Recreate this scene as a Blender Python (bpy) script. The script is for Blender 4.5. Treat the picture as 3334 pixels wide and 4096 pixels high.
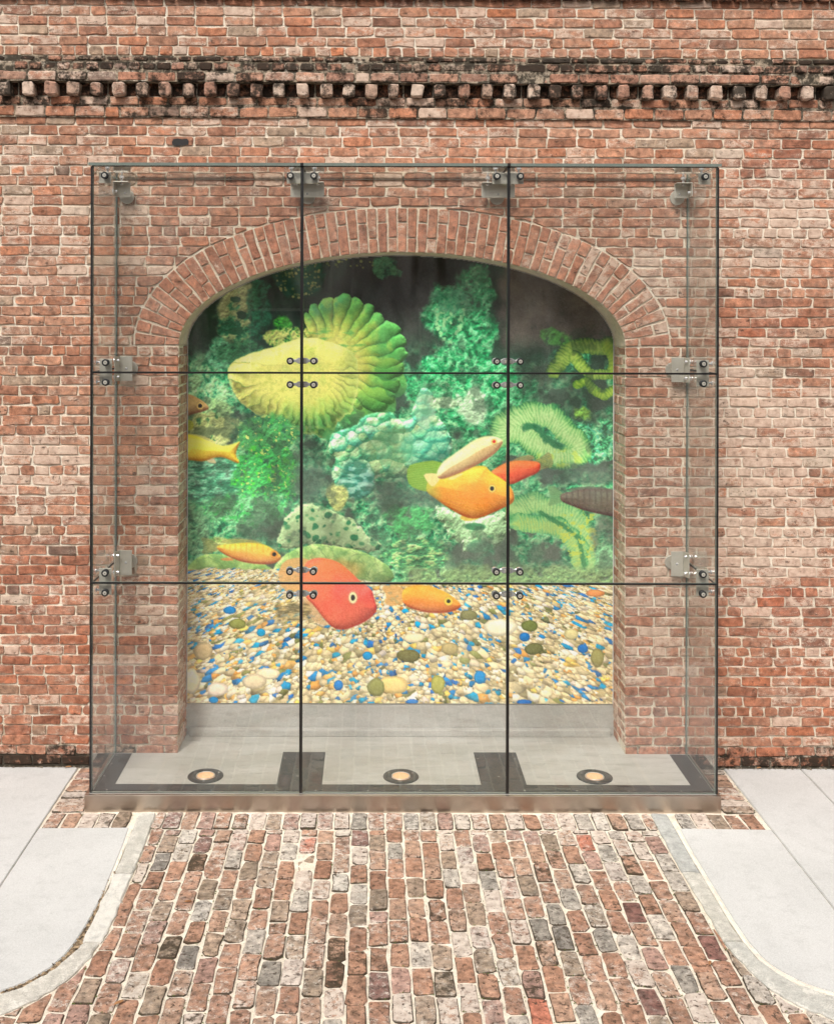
import bpy, bmesh, math, random
import numpy as np
from mathutils import Vector, Matrix

S = bpy.context.scene
for o in list(bpy.data.objects):
    bpy.data.objects.remove(o)
COL = S.collection
rnd = random.Random(11)

# ------------------------------------------------------------------ camera
F_PX, VPX, VPY, PW, PH = 4333.0, 1483.0, 1290.0, 3334.0, 4096.0   # lens in photo pixels, principal point
CAM_H, CAM_D, ROLL = 3.154, 7.678, 0.0023
cam = bpy.data.cameras.new('camera')
cam.sensor_fit = 'HORIZONTAL'
cam.sensor_width = 36.0
cam.lens = 36.0 * F_PX / PW
cam.shift_x = (PW / 2 - VPX) / PW
cam.shift_y = -(PH / 2 - VPY) / PW
cam.clip_start, cam.clip_end = 0.1, 2000
cam_o = bpy.data.objects.new('camera', cam)
COL.objects.link(cam_o)
cam_o.location = (0, -CAM_D, CAM_H)
cam_o.rotation_euler = (math.pi / 2, -ROLL, 0)
S.camera = cam_o

# ------------------------------------------------------------------ sky, sun, exposure
SUN_TO = Vector((-0.30, -0.80, 1.05)).normalized()      # direction towards the sun
w = bpy.data.worlds.new('World'); S.world = w; w.use_nodes = True
wn = w.node_tree.nodes; wl = w.node_tree.links
sky = wn.new('ShaderNodeTexSky'); sky.sky_type = 'NISHITA'; sky.sun_disc = False
sky.sun_elevation = math.asin(SUN_TO.z)
sky.sun_rotation = math.atan2(SUN_TO.x, SUN_TO.y)
sky.air_density = 1.4; sky.dust_density = 4.0; sky.ozone_density = 1.0
hs = wn.new('ShaderNodeHueSaturation'); hs.inputs['Saturation'].default_value = 0.07   # veiled, overcast sky
wl.new(sky.outputs[0], hs.inputs['Color'])
bg = wn['Background']; bg.inputs[1].default_value = 0.105
wl.new(hs.outputs[0], bg.inputs[0])
sl = bpy.data.lights.new('sun', 'SUN'); sl.energy = 1.5; sl.angle = math.radians(13); sl.color = (1.0, 0.94, 0.86)
so = bpy.data.objects.new('sun', sl); COL.objects.link(so)
so.rotation_euler = SUN_TO.to_track_quat('Z', 'Y').to_euler()
so.location = (0, -6, 12)
S.view_settings.view_transform = 'Standard'
S.view_settings.look = 'None'
S.view_settings.gamma = 1.0
S.view_settings.exposure = 0.78
S.view_settings.use_curve_mapping = False
S.render.engine = 'CYCLES'
S.cycles.transparent_max_bounces = 32
S.cycles.max_bounces = 6
S.cycles.diffuse_bounces = 3
S.cycles.glossy_bounces = 3
S.cycles.transmission_bounces = 2

# ------------------------------------------------------------------ pixel helpers (full photo pixels)
def unroll(px, py):
    x, y = px - VPX, py - VPY
    c, s = math.cos(ROLL), math.sin(ROLL)
    return x * c + y * s, -x * s + y * c

def on_ground(px, py, z=0.0):
    x, y = unroll(px, py)
    d = F_PX * (CAM_H - z) / y
    return (x * d / F_PX, d - CAM_D)

def on_plane(px, py, yw):
    x, y = unroll(px, py)
    d = yw + CAM_D
    return (x * d / F_PX, CAM_H - y * d / F_PX)

# ------------------------------------------------------------------ object helpers
def tag(o, label=None, cat=None, group=None, kind=None):
    if label: o['label'] = label
    if cat: o['category'] = cat
    if group: o['group'] = group
    if kind: o['kind'] = kind
    return o

def empty(name, loc=(0, 0, 0)):
    o = bpy.data.objects.new(name, None); COL.objects.link(o); o.location = loc
    o.empty_display_size = 0.1
    return o

WLOC = {}
def wloc(o):
    p = Vector(o.location)
    if o.parent: p = p + wloc(o.parent)
    return p

def place(me, name, parent=None, origin=None, mat=None):
    """link a mesh built in world coordinates; its origin is moved to `origin`"""
    if origin is None:
        co = np.empty(len(me.vertices) * 3, dtype=np.float32); me.vertices.foreach_get('co', co)
        co = co.reshape(-1, 3); lo, hi = co.min(0), co.max(0)
        origin = Vector((float(lo[0] + hi[0]) / 2, float(lo[1] + hi[1]) / 2, float(lo[2])))
    origin = Vector(origin)
    me.transform(Matrix.Translation(-origin))
    o = bpy.data.objects.new(name, me); COL.objects.link(o)
    if mat is not None and len(me.materials) == 0: me.materials.append(mat)
    if parent:
        o.parent = parent; o.location = origin - wloc(parent)
    else:
        o.location = origin
    return o

class Geo:
    """collects shapes into ONE mesh"""
    def __init__(s): s.v = []; s.f = []; s.m = []; s.smooth = []
    def add(s, verts, faces, mi=0, smooth=False):
        b = len(s.v); s.v += [tuple(p) for p in verts]
        for f in faces:
            s.f.append([b + i for i in f]); s.m.append(mi); s.smooth.append(smooth)
    def box(s, lo, hi, mi=0, bev=0.0):
        (x0, y0, z0), (x1, y1, z1) = lo, hi
        if bev <= 0:
            v = [(x0,y0,z0),(x1,y0,z0),(x1,y1,z0),(x0,y1,z0),(x0,y0,z1),(x1,y0,z1),(x1,y1,z1),(x0,y1,z1)]
            s.add(v, [(0,3,2,1),(4,5,6,7),(0,1,5,4),(1,2,6,5),(2,3,7,6),(3,0,4,7)], mi)
            return
        bm = bmesh.new(); bmesh.ops.create_cube(bm, size=1)
        for q in bm.verts:
            q.co = Vector(((x0+x1)/2 + q.co.x*(x1-x0), (y0+y1)/2 + q.co.y*(y1-y0), (z0+z1)/2 + q.co.z*(z1-z0)))
        bmesh.ops.bevel(bm, geom=list(bm.edges), offset=bev, segments=2, affect='EDGES', profile=0.5)
        s.bm(bm, mi)
    def bm(s, bm, mi=0, smooth=False):
        bm.verts.index_update()
        s.add([q.co for q in bm.verts], [[q.index for q in f.verts] for f in bm.faces], mi, smooth); bm.free()
    def cyl(s, c, axis, r, h0, h1, n=20, mi=0, r2=None, bev=0.0):
        """closed cylinder along axis 0/1/2 from h0 to h1 about the point c (c's own axis coordinate is ignored)"""
        r2 = r if r2 is None else r2
        prof = [(r, h0), (r2, h1)] if bev <= 0 else [(r - bev, h0), (r, h0 + bev*(1 if h1 > h0 else -1)), (r2, h1 - bev*(1 if h1 > h0 else -1)), (r2 - bev, h1)]
        a, b = [(1, 2), (2, 0), (0, 1)][axis]
        vs = []
        for rr, hh in prof:
            for k in range(n):
                t = 2*math.pi*k/n; p = [0, 0, 0]
                p[axis] = hh; p[a] = c[a] + rr*math.cos(t); p[b] = c[b] + rr*math.sin(t); vs.append(p)
        fs = []
        for q in range(len(prof)-1):
            for k in range(n):
                k2 = (k+1) % n; fs.append((q*n+k, q*n+k2, (q+1)*n+k2, (q+1)*n+k))
        fs.append(list(range(n))[::-1]); fs.append([(len(prof)-1)*n+k for k in range(n)])
        if h1 < h0: fs = [list(f)[::-1] for f in fs]
        s.add(vs, fs, mi, False)
    def prism(s, poly, a, b, axis=1, mi=0):
        """extrude a polygon along an axis; poly gives the other two coordinates in (x,z)/(x,y)/(y,z) order"""
        n = len(poly); mk = {1: lambda p, h: (p[0], h, p[1]), 2: lambda p, h: (p[0], p[1], h), 0: lambda p, h: (h, p[0], p[1])}[axis]
        v = [mk(p, a) for p in poly] + [mk(p, b) for p in poly]
        f = [list(range(n)), list(range(n, 2*n))[::-1]] + [(i, i+n, (i+1) % n + n, (i+1) % n) for i in range(n)]
        s.add(v, f, mi)
    def build(s, name, mats, parent=None, origin=None, recalc=True, smooth_angle=None):
        me = bpy.data.meshes.new(name); me.from_pydata(s.v, [], s.f)
        for m in (mats if isinstance(mats, (list, tuple)) else [mats]): me.materials.append(m)
        if max(s.m) > 0: me.polygons.foreach_set('material_index', s.m)
        if recalc:
            bm = bmesh.new(); bm.from_mesh(me); bmesh.ops.recalc_face_normals(bm, faces=bm.faces); bm.to_mesh(me); bm.free()
        if smooth_angle is not None:
            me.polygons.foreach_set('use_smooth', [True]*len(me.polygons))
            me.set_sharp_from_angle(angle=math.radians(smooth_angle))
        me.update()
        return place(me, name, parent, origin)

# ------------------------------------------------------------------ node helpers
def mat_new(name):
    m = bpy.data.materials.new(name); m.use_nodes = True
    n = m.node_tree.nodes; l = m.node_tree.links; n.clear()
    out = n.new('ShaderNodeOutputMaterial'); b = n.new('ShaderNodeBsdfPrincipled'); l.new(b.outputs[0], out.inputs[0])
    return m, n, l, b, out
def rgba(c): return (c[0], c[1], c[2], 1.0)
def MATH(n, l, op, a, b=None, c=None, clamp=False):
    q = n.new('ShaderNodeMath'); q.operation = op; q.use_clamp = clamp
    for i, v in enumerate((a, b, c)):
        if v is None: continue
        if isinstance(v, (int, float)): q.inputs[i].default_value = v
        else: l.new(v, q.inputs[i])
    return q.outputs[0]
def NOISE(n, l, vec, scale, detail=4, rough=0.55, dist=0.0):
    q = n.new('ShaderNodeTexNoise'); q.inputs['Scale'].default_value = scale; q.inputs['Detail'].default_value = detail
    q.inputs['Roughness'].default_value = rough; q.inputs['Distortion'].default_value = dist
    if vec is not None: l.new(vec, q.inputs['Vector'])
    return q.outputs['Fac']
def RAMP(n, l, fac, lo, hi):
    q = n.new('ShaderNodeMapRange'); q.interpolation_type = 'SMOOTHSTEP'
    q.inputs['From Min'].default_value = lo; q.inputs['From Max'].default_value = hi
    l.new(fac, q.inputs['Value']); return q.outputs[0]
def MIX(n, l, fac, a, b, mode='MIX'):
    q = n.new('ShaderNodeMix'); q.data_type = 'RGBA'; q.blend_type = mode
    for i, v in ((0, fac), (6, a), (7, b)):
        if isinstance(v, (int, float)): q.inputs[i].default_value = v
        elif isinstance(v, tuple): q.inputs[i].default_value = rgba(v)
        else: l.new(v, q.inputs[i])
    return q.outputs[2]
def BUMP(n, l, h, strength, dist, prev=None):
    q = n.new('ShaderNodeBump'); q.inputs['Strength'].default_value = strength; q.inputs['Distance'].default_value = dist
    l.new(h, q.inputs['Height'])
    if prev is not None: l.new(prev, q.inputs['Normal'])
    return q.outputs[0]
def POS(n): return n.new('ShaderNodeNewGeometry').outputs['Position']

# ------------------------------------------------------------------ materials
def make_masonry(name, white, stain, mottle=0.5, pit=0.5, wscale=14.0, pitlo=0.66, stretch=(1, 1, 1)):
    """fired clay / mortar; point attributes: tint = own colour, wear = (limewash, black mould plus crevice shade on edges, seed)"""
    m, n, l, b, out = mat_new(name)
    at = n.new('ShaderNodeAttribute'); at.attribute_name = 'tint'
    aw = n.new('ShaderNodeAttribute'); aw.attribute_name = 'wear'
    sp = n.new('ShaderNodeSeparateColor'); l.new(aw.outputs['Color'], sp.inputs[0])
    pos = POS(n)
    cb = n.new('ShaderNodeCombineXYZ')
    sd = MATH(n, l, 'MULTIPLY', sp.outputs[2], 37.0)
    for i in range(3): l.new(sd, cb.inputs[i])
    va = n.new('ShaderNodeVectorMath'); va.operation = 'ADD'; l.new(pos, va.inputs[0]); l.new(cb.outputs[0], va.inputs[1])
    V = va.outputs[0]
    ms = n.new('ShaderNodeMapping'); ms.inputs['Scale'].default_value = stretch; l.new(V, ms.inputs[0]); VS = ms.outputs[0]
    n1 = NOISE(n, l, V, 24, 3, 0.6); n2 = NOISE(n, l, V, 150, 1, 0.6); n3 = NOISE(n, l, VS, wscale, 6, 0.74, 0.3); n4 = NOISE(n, l, pos, 17, 5, 0.75)
    f = MATH(n, l, 'ADD', MATH(n, l, 'MULTIPLY', MATH(n, l, 'SUBTRACT', n1, 0.5), mottle * 2.6), 1.0)
    f = MATH(n, l, 'MULTIPLY', f, MATH(n, l, 'ADD', MATH(n, l, 'MULTIPLY', n2, 0.8), 0.60))
    vm = n.new('ShaderNodeVectorMath'); vm.operation = 'SCALE'; l.new(at.outputs['Color'], vm.inputs[0]); l.new(f, vm.inputs['Scale'])
    c = vm.outputs[0]
    # limewash / mortar smear
    wm = MATH(n, l, 'ADD', n3, MATH(n, l, 'MULTIPLY', MATH(n, l, 'SUBTRACT', sp.outputs[0], 0.5), 0.8))
    wb = MATH(n, l, 'MULTIPLY', RAMP(n, l, wm, 0.25, 0.75), 0.26)
    wm = RAMP(n, l, MATH(n, l, 'ADD', wm, MATH(n, l, 'MULTIPLY', MATH(n, l, 'SUBTRACT', n2, 0.5), 0.30)), 0.47, 0.60)
    wm = MATH(n, l, 'MAXIMUM', MATH(n, l, 'MULTIPLY', wm, MATH(n, l, 'ADD', MATH(n, l, 'MULTIPLY', n1, 1.3), 0.0), clamp=True), wb)
    c = MIX(n, l, wm, c, white)
    # pits
    pt = RAMP(n, l, NOISE(n, l, VS, 38, 4, 0.72), pitlo, pitlo + 0.08)
    c = MIX(n, l, MATH(n, l, 'MULTIPLY', pt, pit), c, (0.075, 0.05, 0.035))
    # black mould, and the crevice shade painted on brick edges
    sm = MATH(n, l, 'ADD', n4, MATH(n, l, 'MULTIPLY', MATH(n, l, 'SUBTRACT', sp.outputs[1], 0.5), 0.9))
    sm = RAMP(n, l, sm, 0.5, 0.68)
    c = MIX(n, l, MATH(n, l, 'MULTIPLY', sm, 0.93), c, stain)
    l.new(c, b.inputs['Base Color'])
    b.inputs['Roughness'].default_value = 0.9
    b.inputs['Specular IOR Level'].default_value = 0.25
    h = MATH(n, l, 'ADD', MATH(n, l, 'MULTIPLY', n1, 1.0), MATH(n, l, 'MULTIPLY', n2, 0.5))
    h = MATH(n, l, 'SUBTRACT', h, MATH(n, l, 'MULTIPLY', pt, 0.6))
    h = MATH(n, l, 'ADD', h, MATH(n, l, 'MULTIPLY', wm, 0.25))
    l.new(BUMP(n, l, h, 0.9, 0.005), b.inputs['Normal'])
    return m

M_BRICK = make_masonry('old_red_brick', (0.66, 0.525, 0.42), (0.020, 0.016, 0.011), 0.9, 0.75, 22.0, 0.60, (.55, 1, 1))
M_PAVER = make_masonry('worn_paving_brick', (0.64, 0.58, 0.51), (0.05, 0.036, 0.022), 1.0, 0.9, 22.0, 0.565)
M_MORTAR = make_masonry('lime_mortar', (0.80, 0.73, 0.62), (0.03, 0.025, 0.017), 0.35, 0.25, 7.0)
M_STONE = make_masonry('granite_kerb', (0.66, 0.63, 0.57), (0.12, 0.11, 0.09), 0.35, 0.5, 9.0)

def make_concrete(name, c1, c2, c3, rough, bump=0.2, spec=0.4, streak=False):
    m, n, l, b, out = mat_new(name)
    pos = POS(n)
    if streak:
        mp = n.new('ShaderNodeMapping'); mp.inputs['Scale'].default_value = (0.6, 2.2, 2.0); l.new(pos, mp.inputs[0]); vec = mp.outputs[0]
    else: vec = pos
    a = NOISE(n, l, vec, 1.7, 6, 0.6, 0.5); d = NOISE(n, l, vec, 9, 6, 0.65); e = NOISE(n, l, pos, 160, 2)
    c = MIX(n, l, RAMP(n, l, a, 0.35, 0.68), c1, c2)
    c = MIX(n, l, MATH(n, l, 'MULTIPLY', RAMP(n, l, d, 0.48, 0.72), 0.55), c, c3)
    c = MIX(n, l, 0.30, c, e, 'OVERLAY')
    sp_ = RAMP(n, l, NOISE(n, l, pos, 24, 3, 0.7), 0.68, 0.76)
    c = MIX(n, l, MATH(n, l, 'MULTIPLY', sp_, 0.30), c, tuple(q * 0.5 for q in c3))
    l.new(c, b.inputs['Base Color'])
    r = MATH(n, l, 'ADD', MATH(n, l, 'MULTIPLY', d, 0.25), rough - 0.12); l.new(r, b.inputs['Roughness'])
    b.inputs['Specular IOR Level'].default_value = spec
    l.new(BUMP(n, l, MATH(n, l, 'ADD', d, MATH(n, l, 'MULTIPLY', e, 0.3)), bump, 0.003), b.inputs['Normal'])
    return m
M_SLAB = make_concrete('sidewalk_concrete', (0.50, 0.495, 0.482), (0.545, 0.538, 0.525), (0.43, 0.425, 0.412), 0.85, 0.2)
M_FLOOR = make_concrete('trowelled_concrete', (0.40, 0.385, 0.35), (0.50, 0.485, 0.455), (0.33, 0.315, 0.285), 0.42, 0.1, 0.5, True)
M_GROUND = make_concrete('earth_bed', (0.16, 0.13, 0.10), (0.22, 0.18, 0.13), (0.09, 0.075, 0.055), 0.95, 0.6)
M_ASPHALT = make_concrete('asphalt', (0.06, 0.06, 0.06), (0.085, 0.083, 0.08), (0.045, 0.045, 0.045), 0.9, 0.5)

def make_metal(name, col, rough, brushed=0.0, axis=0, metallic=1.0):
    m, n, l, b, out = mat_new(name)
    b.inputs['Metallic'].default_value = metallic
    pos = POS(n); mp = n.new('ShaderNodeMapping')
    sc = [900.0, 900.0, 900.0]; sc[axis] = 6.0; mp.inputs['Scale'].default_value = sc; l.new(pos, mp.inputs[0])
    a = NOISE(n, l, mp.outputs[0], 1.0, 3); d = NOISE(n, l, pos, 5.0, 5, 0.6)
    c = MIX(n, l, RAMP(n, l, d, 0.35, 0.7), tuple(x * 0.86 for x in col), col)
    l.new(c, b.inputs['Base Color'])
    l.new(MATH(n, l, 'ADD', MATH(n, l, 'MULTIPLY', d, 0.18), rough - 0.09), b.inputs['Roughness'])
    if brushed: l.new(BUMP(n, l, a, brushed, 0.0006), b.inputs['Normal'])
    return m
M_STEEL = make_metal('brushed_stainless', (0.54, 0.47, 0.41), 0.36, 0.25, 0)
M_FITTING = make_metal('satin_stainless', (0.58, 0.55, 0.48), 0.42, 0.1, 2, 0.45)
M_CHROME = make_metal('polished_stainless', (0.78, 0.78, 0.79), 0.22, 0, 0, 0.65)
M_PLATE = make_metal('dark_zinc_plate', (0.085, 0.092, 0.10), 0.36, 0.1, 0, 0.55)
M_RUBBER = make_metal('black_rubber', (0.014, 0.015, 0.016), 0.45, 0, 0, 0.0)
M_SILICONE = make_metal('black_silicone', (0.012, 0.011, 0.011), 0.4, 0, 2, 0.0)

def make_glass():
    m, n, l, b, out = mat_new('clear_glass'); n.remove(b)
    g = n.new('ShaderNodeNewGeometry')
    fr = n.new('ShaderNodeFresnel'); fr.inputs[0].default_value = 1.5
    front = MATH(n, l, 'SUBTRACT', 1.0, g.outputs['Backfacing'])
    fac = MATH(n, l, 'MULTIPLY', MATH(n, l, 'MULTIPLY', fr.outputs[0], 1.9), front, clamp=True)
    tr = n.new('ShaderNodeBsdfTransparent'); tr.inputs[0].default_value = (0.990, 0.994, 0.989, 1)
    gl = n.new('ShaderNodeBsdfGlossy'); gl.inputs['Roughness'].default_value = 0.012; gl.inputs[0].default_value = (0.97, 0.97, 0.95, 1)
    df = n.new('ShaderNodeBsdfDiffuse'); df.inputs[0].default_value = (0.75, 0.73, 0.69, 1)
    pos = POS(n)
    mp = n.new('ShaderNodeMapping'); mp.inputs['Scale'].default_value = (3.2, 3.2, 0.9); mp.inputs['Rotation'].default_value = (0, 0.2, 0); l.new(pos, mp.inputs[0])
    haze = NOISE(n, l, mp.outputs[0], 1.2, 6, 0.65, 1.0)
    haze = MATH(n, l, 'MULTIPLY', MATH(n, l, 'MULTIPLY', RAMP(n, l, haze, 0.32, 0.8), 0.05), front)   # dusty streaked film, deepened to paint in the panes' hazy reflection
    m1 = n.new('ShaderNodeMixShader'); l.new(haze, m1.inputs[0]); l.new(tr.outputs[0], m1.inputs[1]); l.new(df.outputs[0], m1.inputs[2])
    m2 = n.new('ShaderNodeMixShader'); l.new(fac, m2.inputs[0]); l.new(m1.outputs[0], m2.inputs[1]); l.new(gl.outputs[0], m2.inputs[2])
    l.new(m2.outputs[0], out.inputs[0])
    return m
M_GLASS = make_glass()
def make_edge():
    m, n, l, b, out = mat_new('glass_edge')
    c = MIX(n, l, NOISE(n, l, POS(n), 30, 3), (0.13, 0.16, 0.14), (0.22, 0.25, 0.22))
    l.new(c, b.inputs['Base Color']); b.inputs['Roughness'].default_value = 0.15
    return m
M_EDGE = make_edge()
def make_plain(name, c1, c2, scale, rough):
    m, n, l, b, out = mat_new(name)
    l.new(MIX(n, l, RAMP(n, l, NOISE(n, l, POS(n), scale, 5), 0.35, 0.65), c1, c2), b.inputs['Base Color']); b.inputs['Roughness'].default_value = rough
    return m
M_HOLE = make_plain('hole_black', (0.008, 0.007, 0.007), (0.016, 0.014, 0.013), 60, 0.7)
M_LEAF = make_plain('dry_leaf', (0.22, 0.085, 0.03), (0.38, 0.19, 0.08), 40, 0.8)
M_LITTER = make_plain('leaf_litter', (0.05, 0.035, 0.022), (0.42, 0.30, 0.18), 45, 0.9)
M_MOSS = make_plain('green_moss', (0.05, 0.075, 0.012), (0.12, 0.15, 0.03), 80, 0.95)
M_BOARD = make_plain('white_board', (0.7, 0.7, 0.68), (0.75, 0.75, 0.72), 5, 0.6)
M_FACADE = make_plain('old_facade', (0.13, 0.085, 0.06), (0.19, 0.13, 0.095), 3, 0.9)
M_STUCCO = make_plain('pale_stucco', (0.66, 0.58, 0.46), (0.74, 0.66, 0.54), 2, 0.9)
M_WINDOW = make_plain('dark_window', (0.02, 0.025, 0.03), (0.035, 0.04, 0.045), 2, 0.1)
M_TRIM = make_plain('pale_trim', (0.5, 0.47, 0.42), (0.56, 0.53, 0.47), 6, 0.7)
def make_lamp():
    m, n, l, b, out = mat_new('warm_lamp_lens')
    b.inputs['Base Color'].default_value = (0.55, 0.33, 0.20, 1); b.inputs['Roughness'].default_value = 0.25
    b.inputs['Emission Color'].default_value = (1.0, 0.46, 0.20, 1)
    tc = NOISE(n, l, POS(n), 55, 2)
    l.new(MATH(n, l, 'ADD', MATH(n, l, 'MULTIPLY', tc, 0.35), 0.16), b.inputs['Emission Strength'])
    return m
M_LAMP = make_lamp()
def make_print():
    m, n, l, b, out = mat_new('printed_vinyl')
    at = n.new('ShaderNodeAttribute'); at.attribute_name = 'ink'
    g = NOISE(n, l, POS(n), 420, 2)
    c = MIX(n, l, 0.07, at.outputs['Color'], g, 'OVERLAY')
    l.new(c, b.inputs['Base Color']); b.inputs['Roughness'].default_value = 0.55
    b.inputs['Specular IOR Level'].default_value = 0.25
    return m
M_PRINT = make_print()
# ================================================================== masonry builder
def clip_half(poly, p, nrm):
    """keep the side of the line through p that nrm points to"""
    out = []; n = len(poly)
    for i in range(n):
        a, b = poly[i], poly[(i+1) % n]
        da = (a[0]-p[0])*nrm[0] + (a[1]-p[1])*nrm[1]; db = (b[0]-p[0])*nrm[0] + (b[1]-p[1])*nrm[1]
        if da >= 0: out.append(a)
        if (da >= 0) != (db >= 0):
            t = da / (da - db); out.append((a[0]+(b[0]-a[0])*t, a[1]+(b[1]-a[1])*t))
    return out
def area(poly):
    return 0.5*sum(poly[i][0]*poly[(i+1) % len(poly)][1] - poly[(i+1) % len(poly)][0]*poly[i][1] for i in range(len(poly)))
def rect(u0, v0, u1, v1): return [(u0, v0), (u1, v0), (u1, v1), (u0, v1)]

def brick_geo(poly, front, depth, R, bev=0.004, rc=0.009, jit=0.0016, tilt=0.006, extra=True, edge=0.04):
    """one hand-moulded brick: returns (verts (u,v,n), faces, edge weight per vertex)"""
    if area(poly) < 0: poly = poly[::-1]
    # drop tiny edges
    P = [p for i, p in enumerate(poly) if math.hypot(p[0]-poly[i-1][0], p[1]-poly[i-1][1]) > 0.004]
    if len(P) < 3: return None
    n = len(P); out = []
    for i in range(n):
        p, a, b = P[i], P[i-1], P[(i+1) % n]
        la = math.hypot(a[0]-p[0], a[1]-p[1]); lb = math.hypot(b[0]-p[0], b[1]-p[1])
        r1 = min(rc*R.uniform(0.5, 1.5), la*0.3); r2 = min(rc*R.uniform(0.5, 1.5), lb*0.3)
        out.append((p[0]+(a[0]-p[0])/la*r1, p[1]+(a[1]-p[1])/la*r1))
        out.append((p[0]+(b[0]-p[0])/lb*r2, p[1]+(b[1]-p[1])/lb*r2))
        if extra and lb > 0.13: out.append(((p[0]+b[0])/2 + R.uniform(-.02, .02)*(b[0]-p[0])/lb, (p[1]+b[1])/2))
    O = [(x + R.gauss(0, jit), y + R.gauss(0, jit)) for x, y in out]
    n = len(O)
    cx = sum(p[0] for p in O)/n; cy = sum(p[1] for p in O)/n
    I = []
    for i in range(n):
        a, b = O[i-1], O[(i+1) % n]
        tx, ty = b[0]-a[0], b[1]-a[1]; L = math.hypot(tx, ty) + 1e-9
        e = bev*R.uniform(0.7, 1.8)
        I.append((O[i][0] - ty/L*e, O[i][1] + tx/L*e))
    ta, tb = R.gauss(0, tilt), R.gauss(0, tilt)
    pl = lambda p: (p[0]-cx)*ta + (p[1]-cy)*tb
    V = [(p[0], p[1], -depth) for p in O] + [(p[0], p[1], front - bev*R.uniform(0.7, 1.6) + pl(p)) for p in O] \
        + [(p[0], p[1], front + pl(p) + R.uniform(-.0008, .0004)) for p in I] + [(cx, cy, front + R.uniform(-.0005, .0012))]
    Fc = []
    for i in range(n):
        j = (i+1) % n
        Fc.append((i, j, n+j, n+i)); Fc.append((n+i, n+j, 2*n+j, 2*n+i)); Fc.append((2*n+i, 2*n+j, 3*n))
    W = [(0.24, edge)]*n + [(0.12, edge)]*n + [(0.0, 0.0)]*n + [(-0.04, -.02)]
    return V, Fc, W

class Masonry:
    def __init__(s): s.V = []; s.F = []; s.T = []; s.W = []; s.n = 0
    def add(s, geo, frame, tint, wear):
        V, Fc, Wd = geo
        o, U, Vv, N = frame
        A = np.array(V); P = np.array(o) + A[:, :1]*np.array(U) + A[:, 1:2]*np.array(Vv) + A[:, 2:3]*np.array(N)
        s.V.append(P); s.F += [tuple(s.n + i for i in f) for f in Fc]; s.n += len(V)
        s.T += [(tint[0], tint[1], tint[2], 1.0)]*len(V)
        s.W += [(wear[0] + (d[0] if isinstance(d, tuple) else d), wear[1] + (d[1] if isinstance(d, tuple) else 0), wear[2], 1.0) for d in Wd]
    def build(s, name, mat, parent=None, kind=None):
        me = bpy.data.meshes.new(name)
        V = np.concatenate(s.V)
        me.from_pydata(V.tolist(), [], s.F); me.materials.append(mat)
        for nm, dat in (('tint', s.T), ('wear', s.W)):
            at = me.attributes.new(nm, 'FLOAT_COLOR', 'POINT'); at.data.foreach_set('color', np.array(dat, dtype=np.float32).ravel())
        me.polygons.foreach_set('use_smooth', [False]*len(me.polygons))
        o = place(me, name, parent)
        if kind: o['kind'] = kind
        return o
def single(geo, frame, tint, wear, name, mat, parent):
    k = Masonry(); k.add(geo, frame, tint, wear); return k.build(name, mat, parent)

WALLF = ((0, 0, 0), (1, 0, 0), (0, 0, 1), (0, -1, 0))
def wallf(y): return ((0, y, 0), (1, 0, 0), (0, 0, 1), (0, -1, 0))

# ------------------------------------------------------------------ wear maps of the facade (photo at 1736 px width)
SW = 0.003403
def w2p(x, z): return x/SW + 772.0, 672.0 - (z - CAM_H)/SW
def G(px, py, cx, cy, rx, ry): return math.exp(-((px-cx)/rx)**2 - ((py-cy)/ry)**2)
def sst(a, b, x):
    t = min(1, max(0, (x-a)/(b-a))); return t*t*(3-2*t)
def white_at(px, py):
    v = 0.405
    for cx, cy, rx, ry, a in ((1640, 480, 130, 90, .42), (1640, 850, 130, 45, .55), (1560, 760, 60, 40, .2), (1560, 1000, 110, 130, .28), (1650, 1150, 110, 60, .40), (1690, 1330, 70, 60, .28),
                              (1440, 880, 90, 130, .26), (1400, 560, 90, 120, .20), (1460, 1160, 90, 80, .28), (1640, 950, 100, 60, .2), (60, 960, 120, 70, .30), (70, 500, 110, 70, .16), (60, 330, 100, 30, .22),  # pale veil of the panes painted onto the bricks right of the arch
                              (250, 460, 90, 60, .12), (320, 1260, 90, 120, .16), (1390, 1300, 100, 150, .18), (900, 250, 400, 40, .10), (1100, 60, 300, 50, .10), (60, 50, 120, 40, .12), (60, 1050, 100, 40, .12), (1640, 1010, 140, 90, .15)):
        v += .78*a*G(px, py, cx, cy, rx, ry)
    if 560 < py < 720 and px < 200: v += .05
    return v
def stain_at(px, py):
    v = 0.15
    v += .34*sst(100, 135, py)*(1 - sst(195, 262, py))
    v += .16*G(px, py, 900, 60, 70, 60) + .10*G(px, py, 1230, 60, 120, 60) + .14*G(px, py, 20, 70, 70, 70)
    v += .20*(1 - sst(4, 26, py))
    v += .50*sst(1530, 1585, py) + .14*G(px, py, 100, 1590, 190, 36) + .10*G(px, py, 1250, 690, 40, 60)*0
    v += .08*G(px, py, 1640, 1480, 120, 60)
    return v
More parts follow.
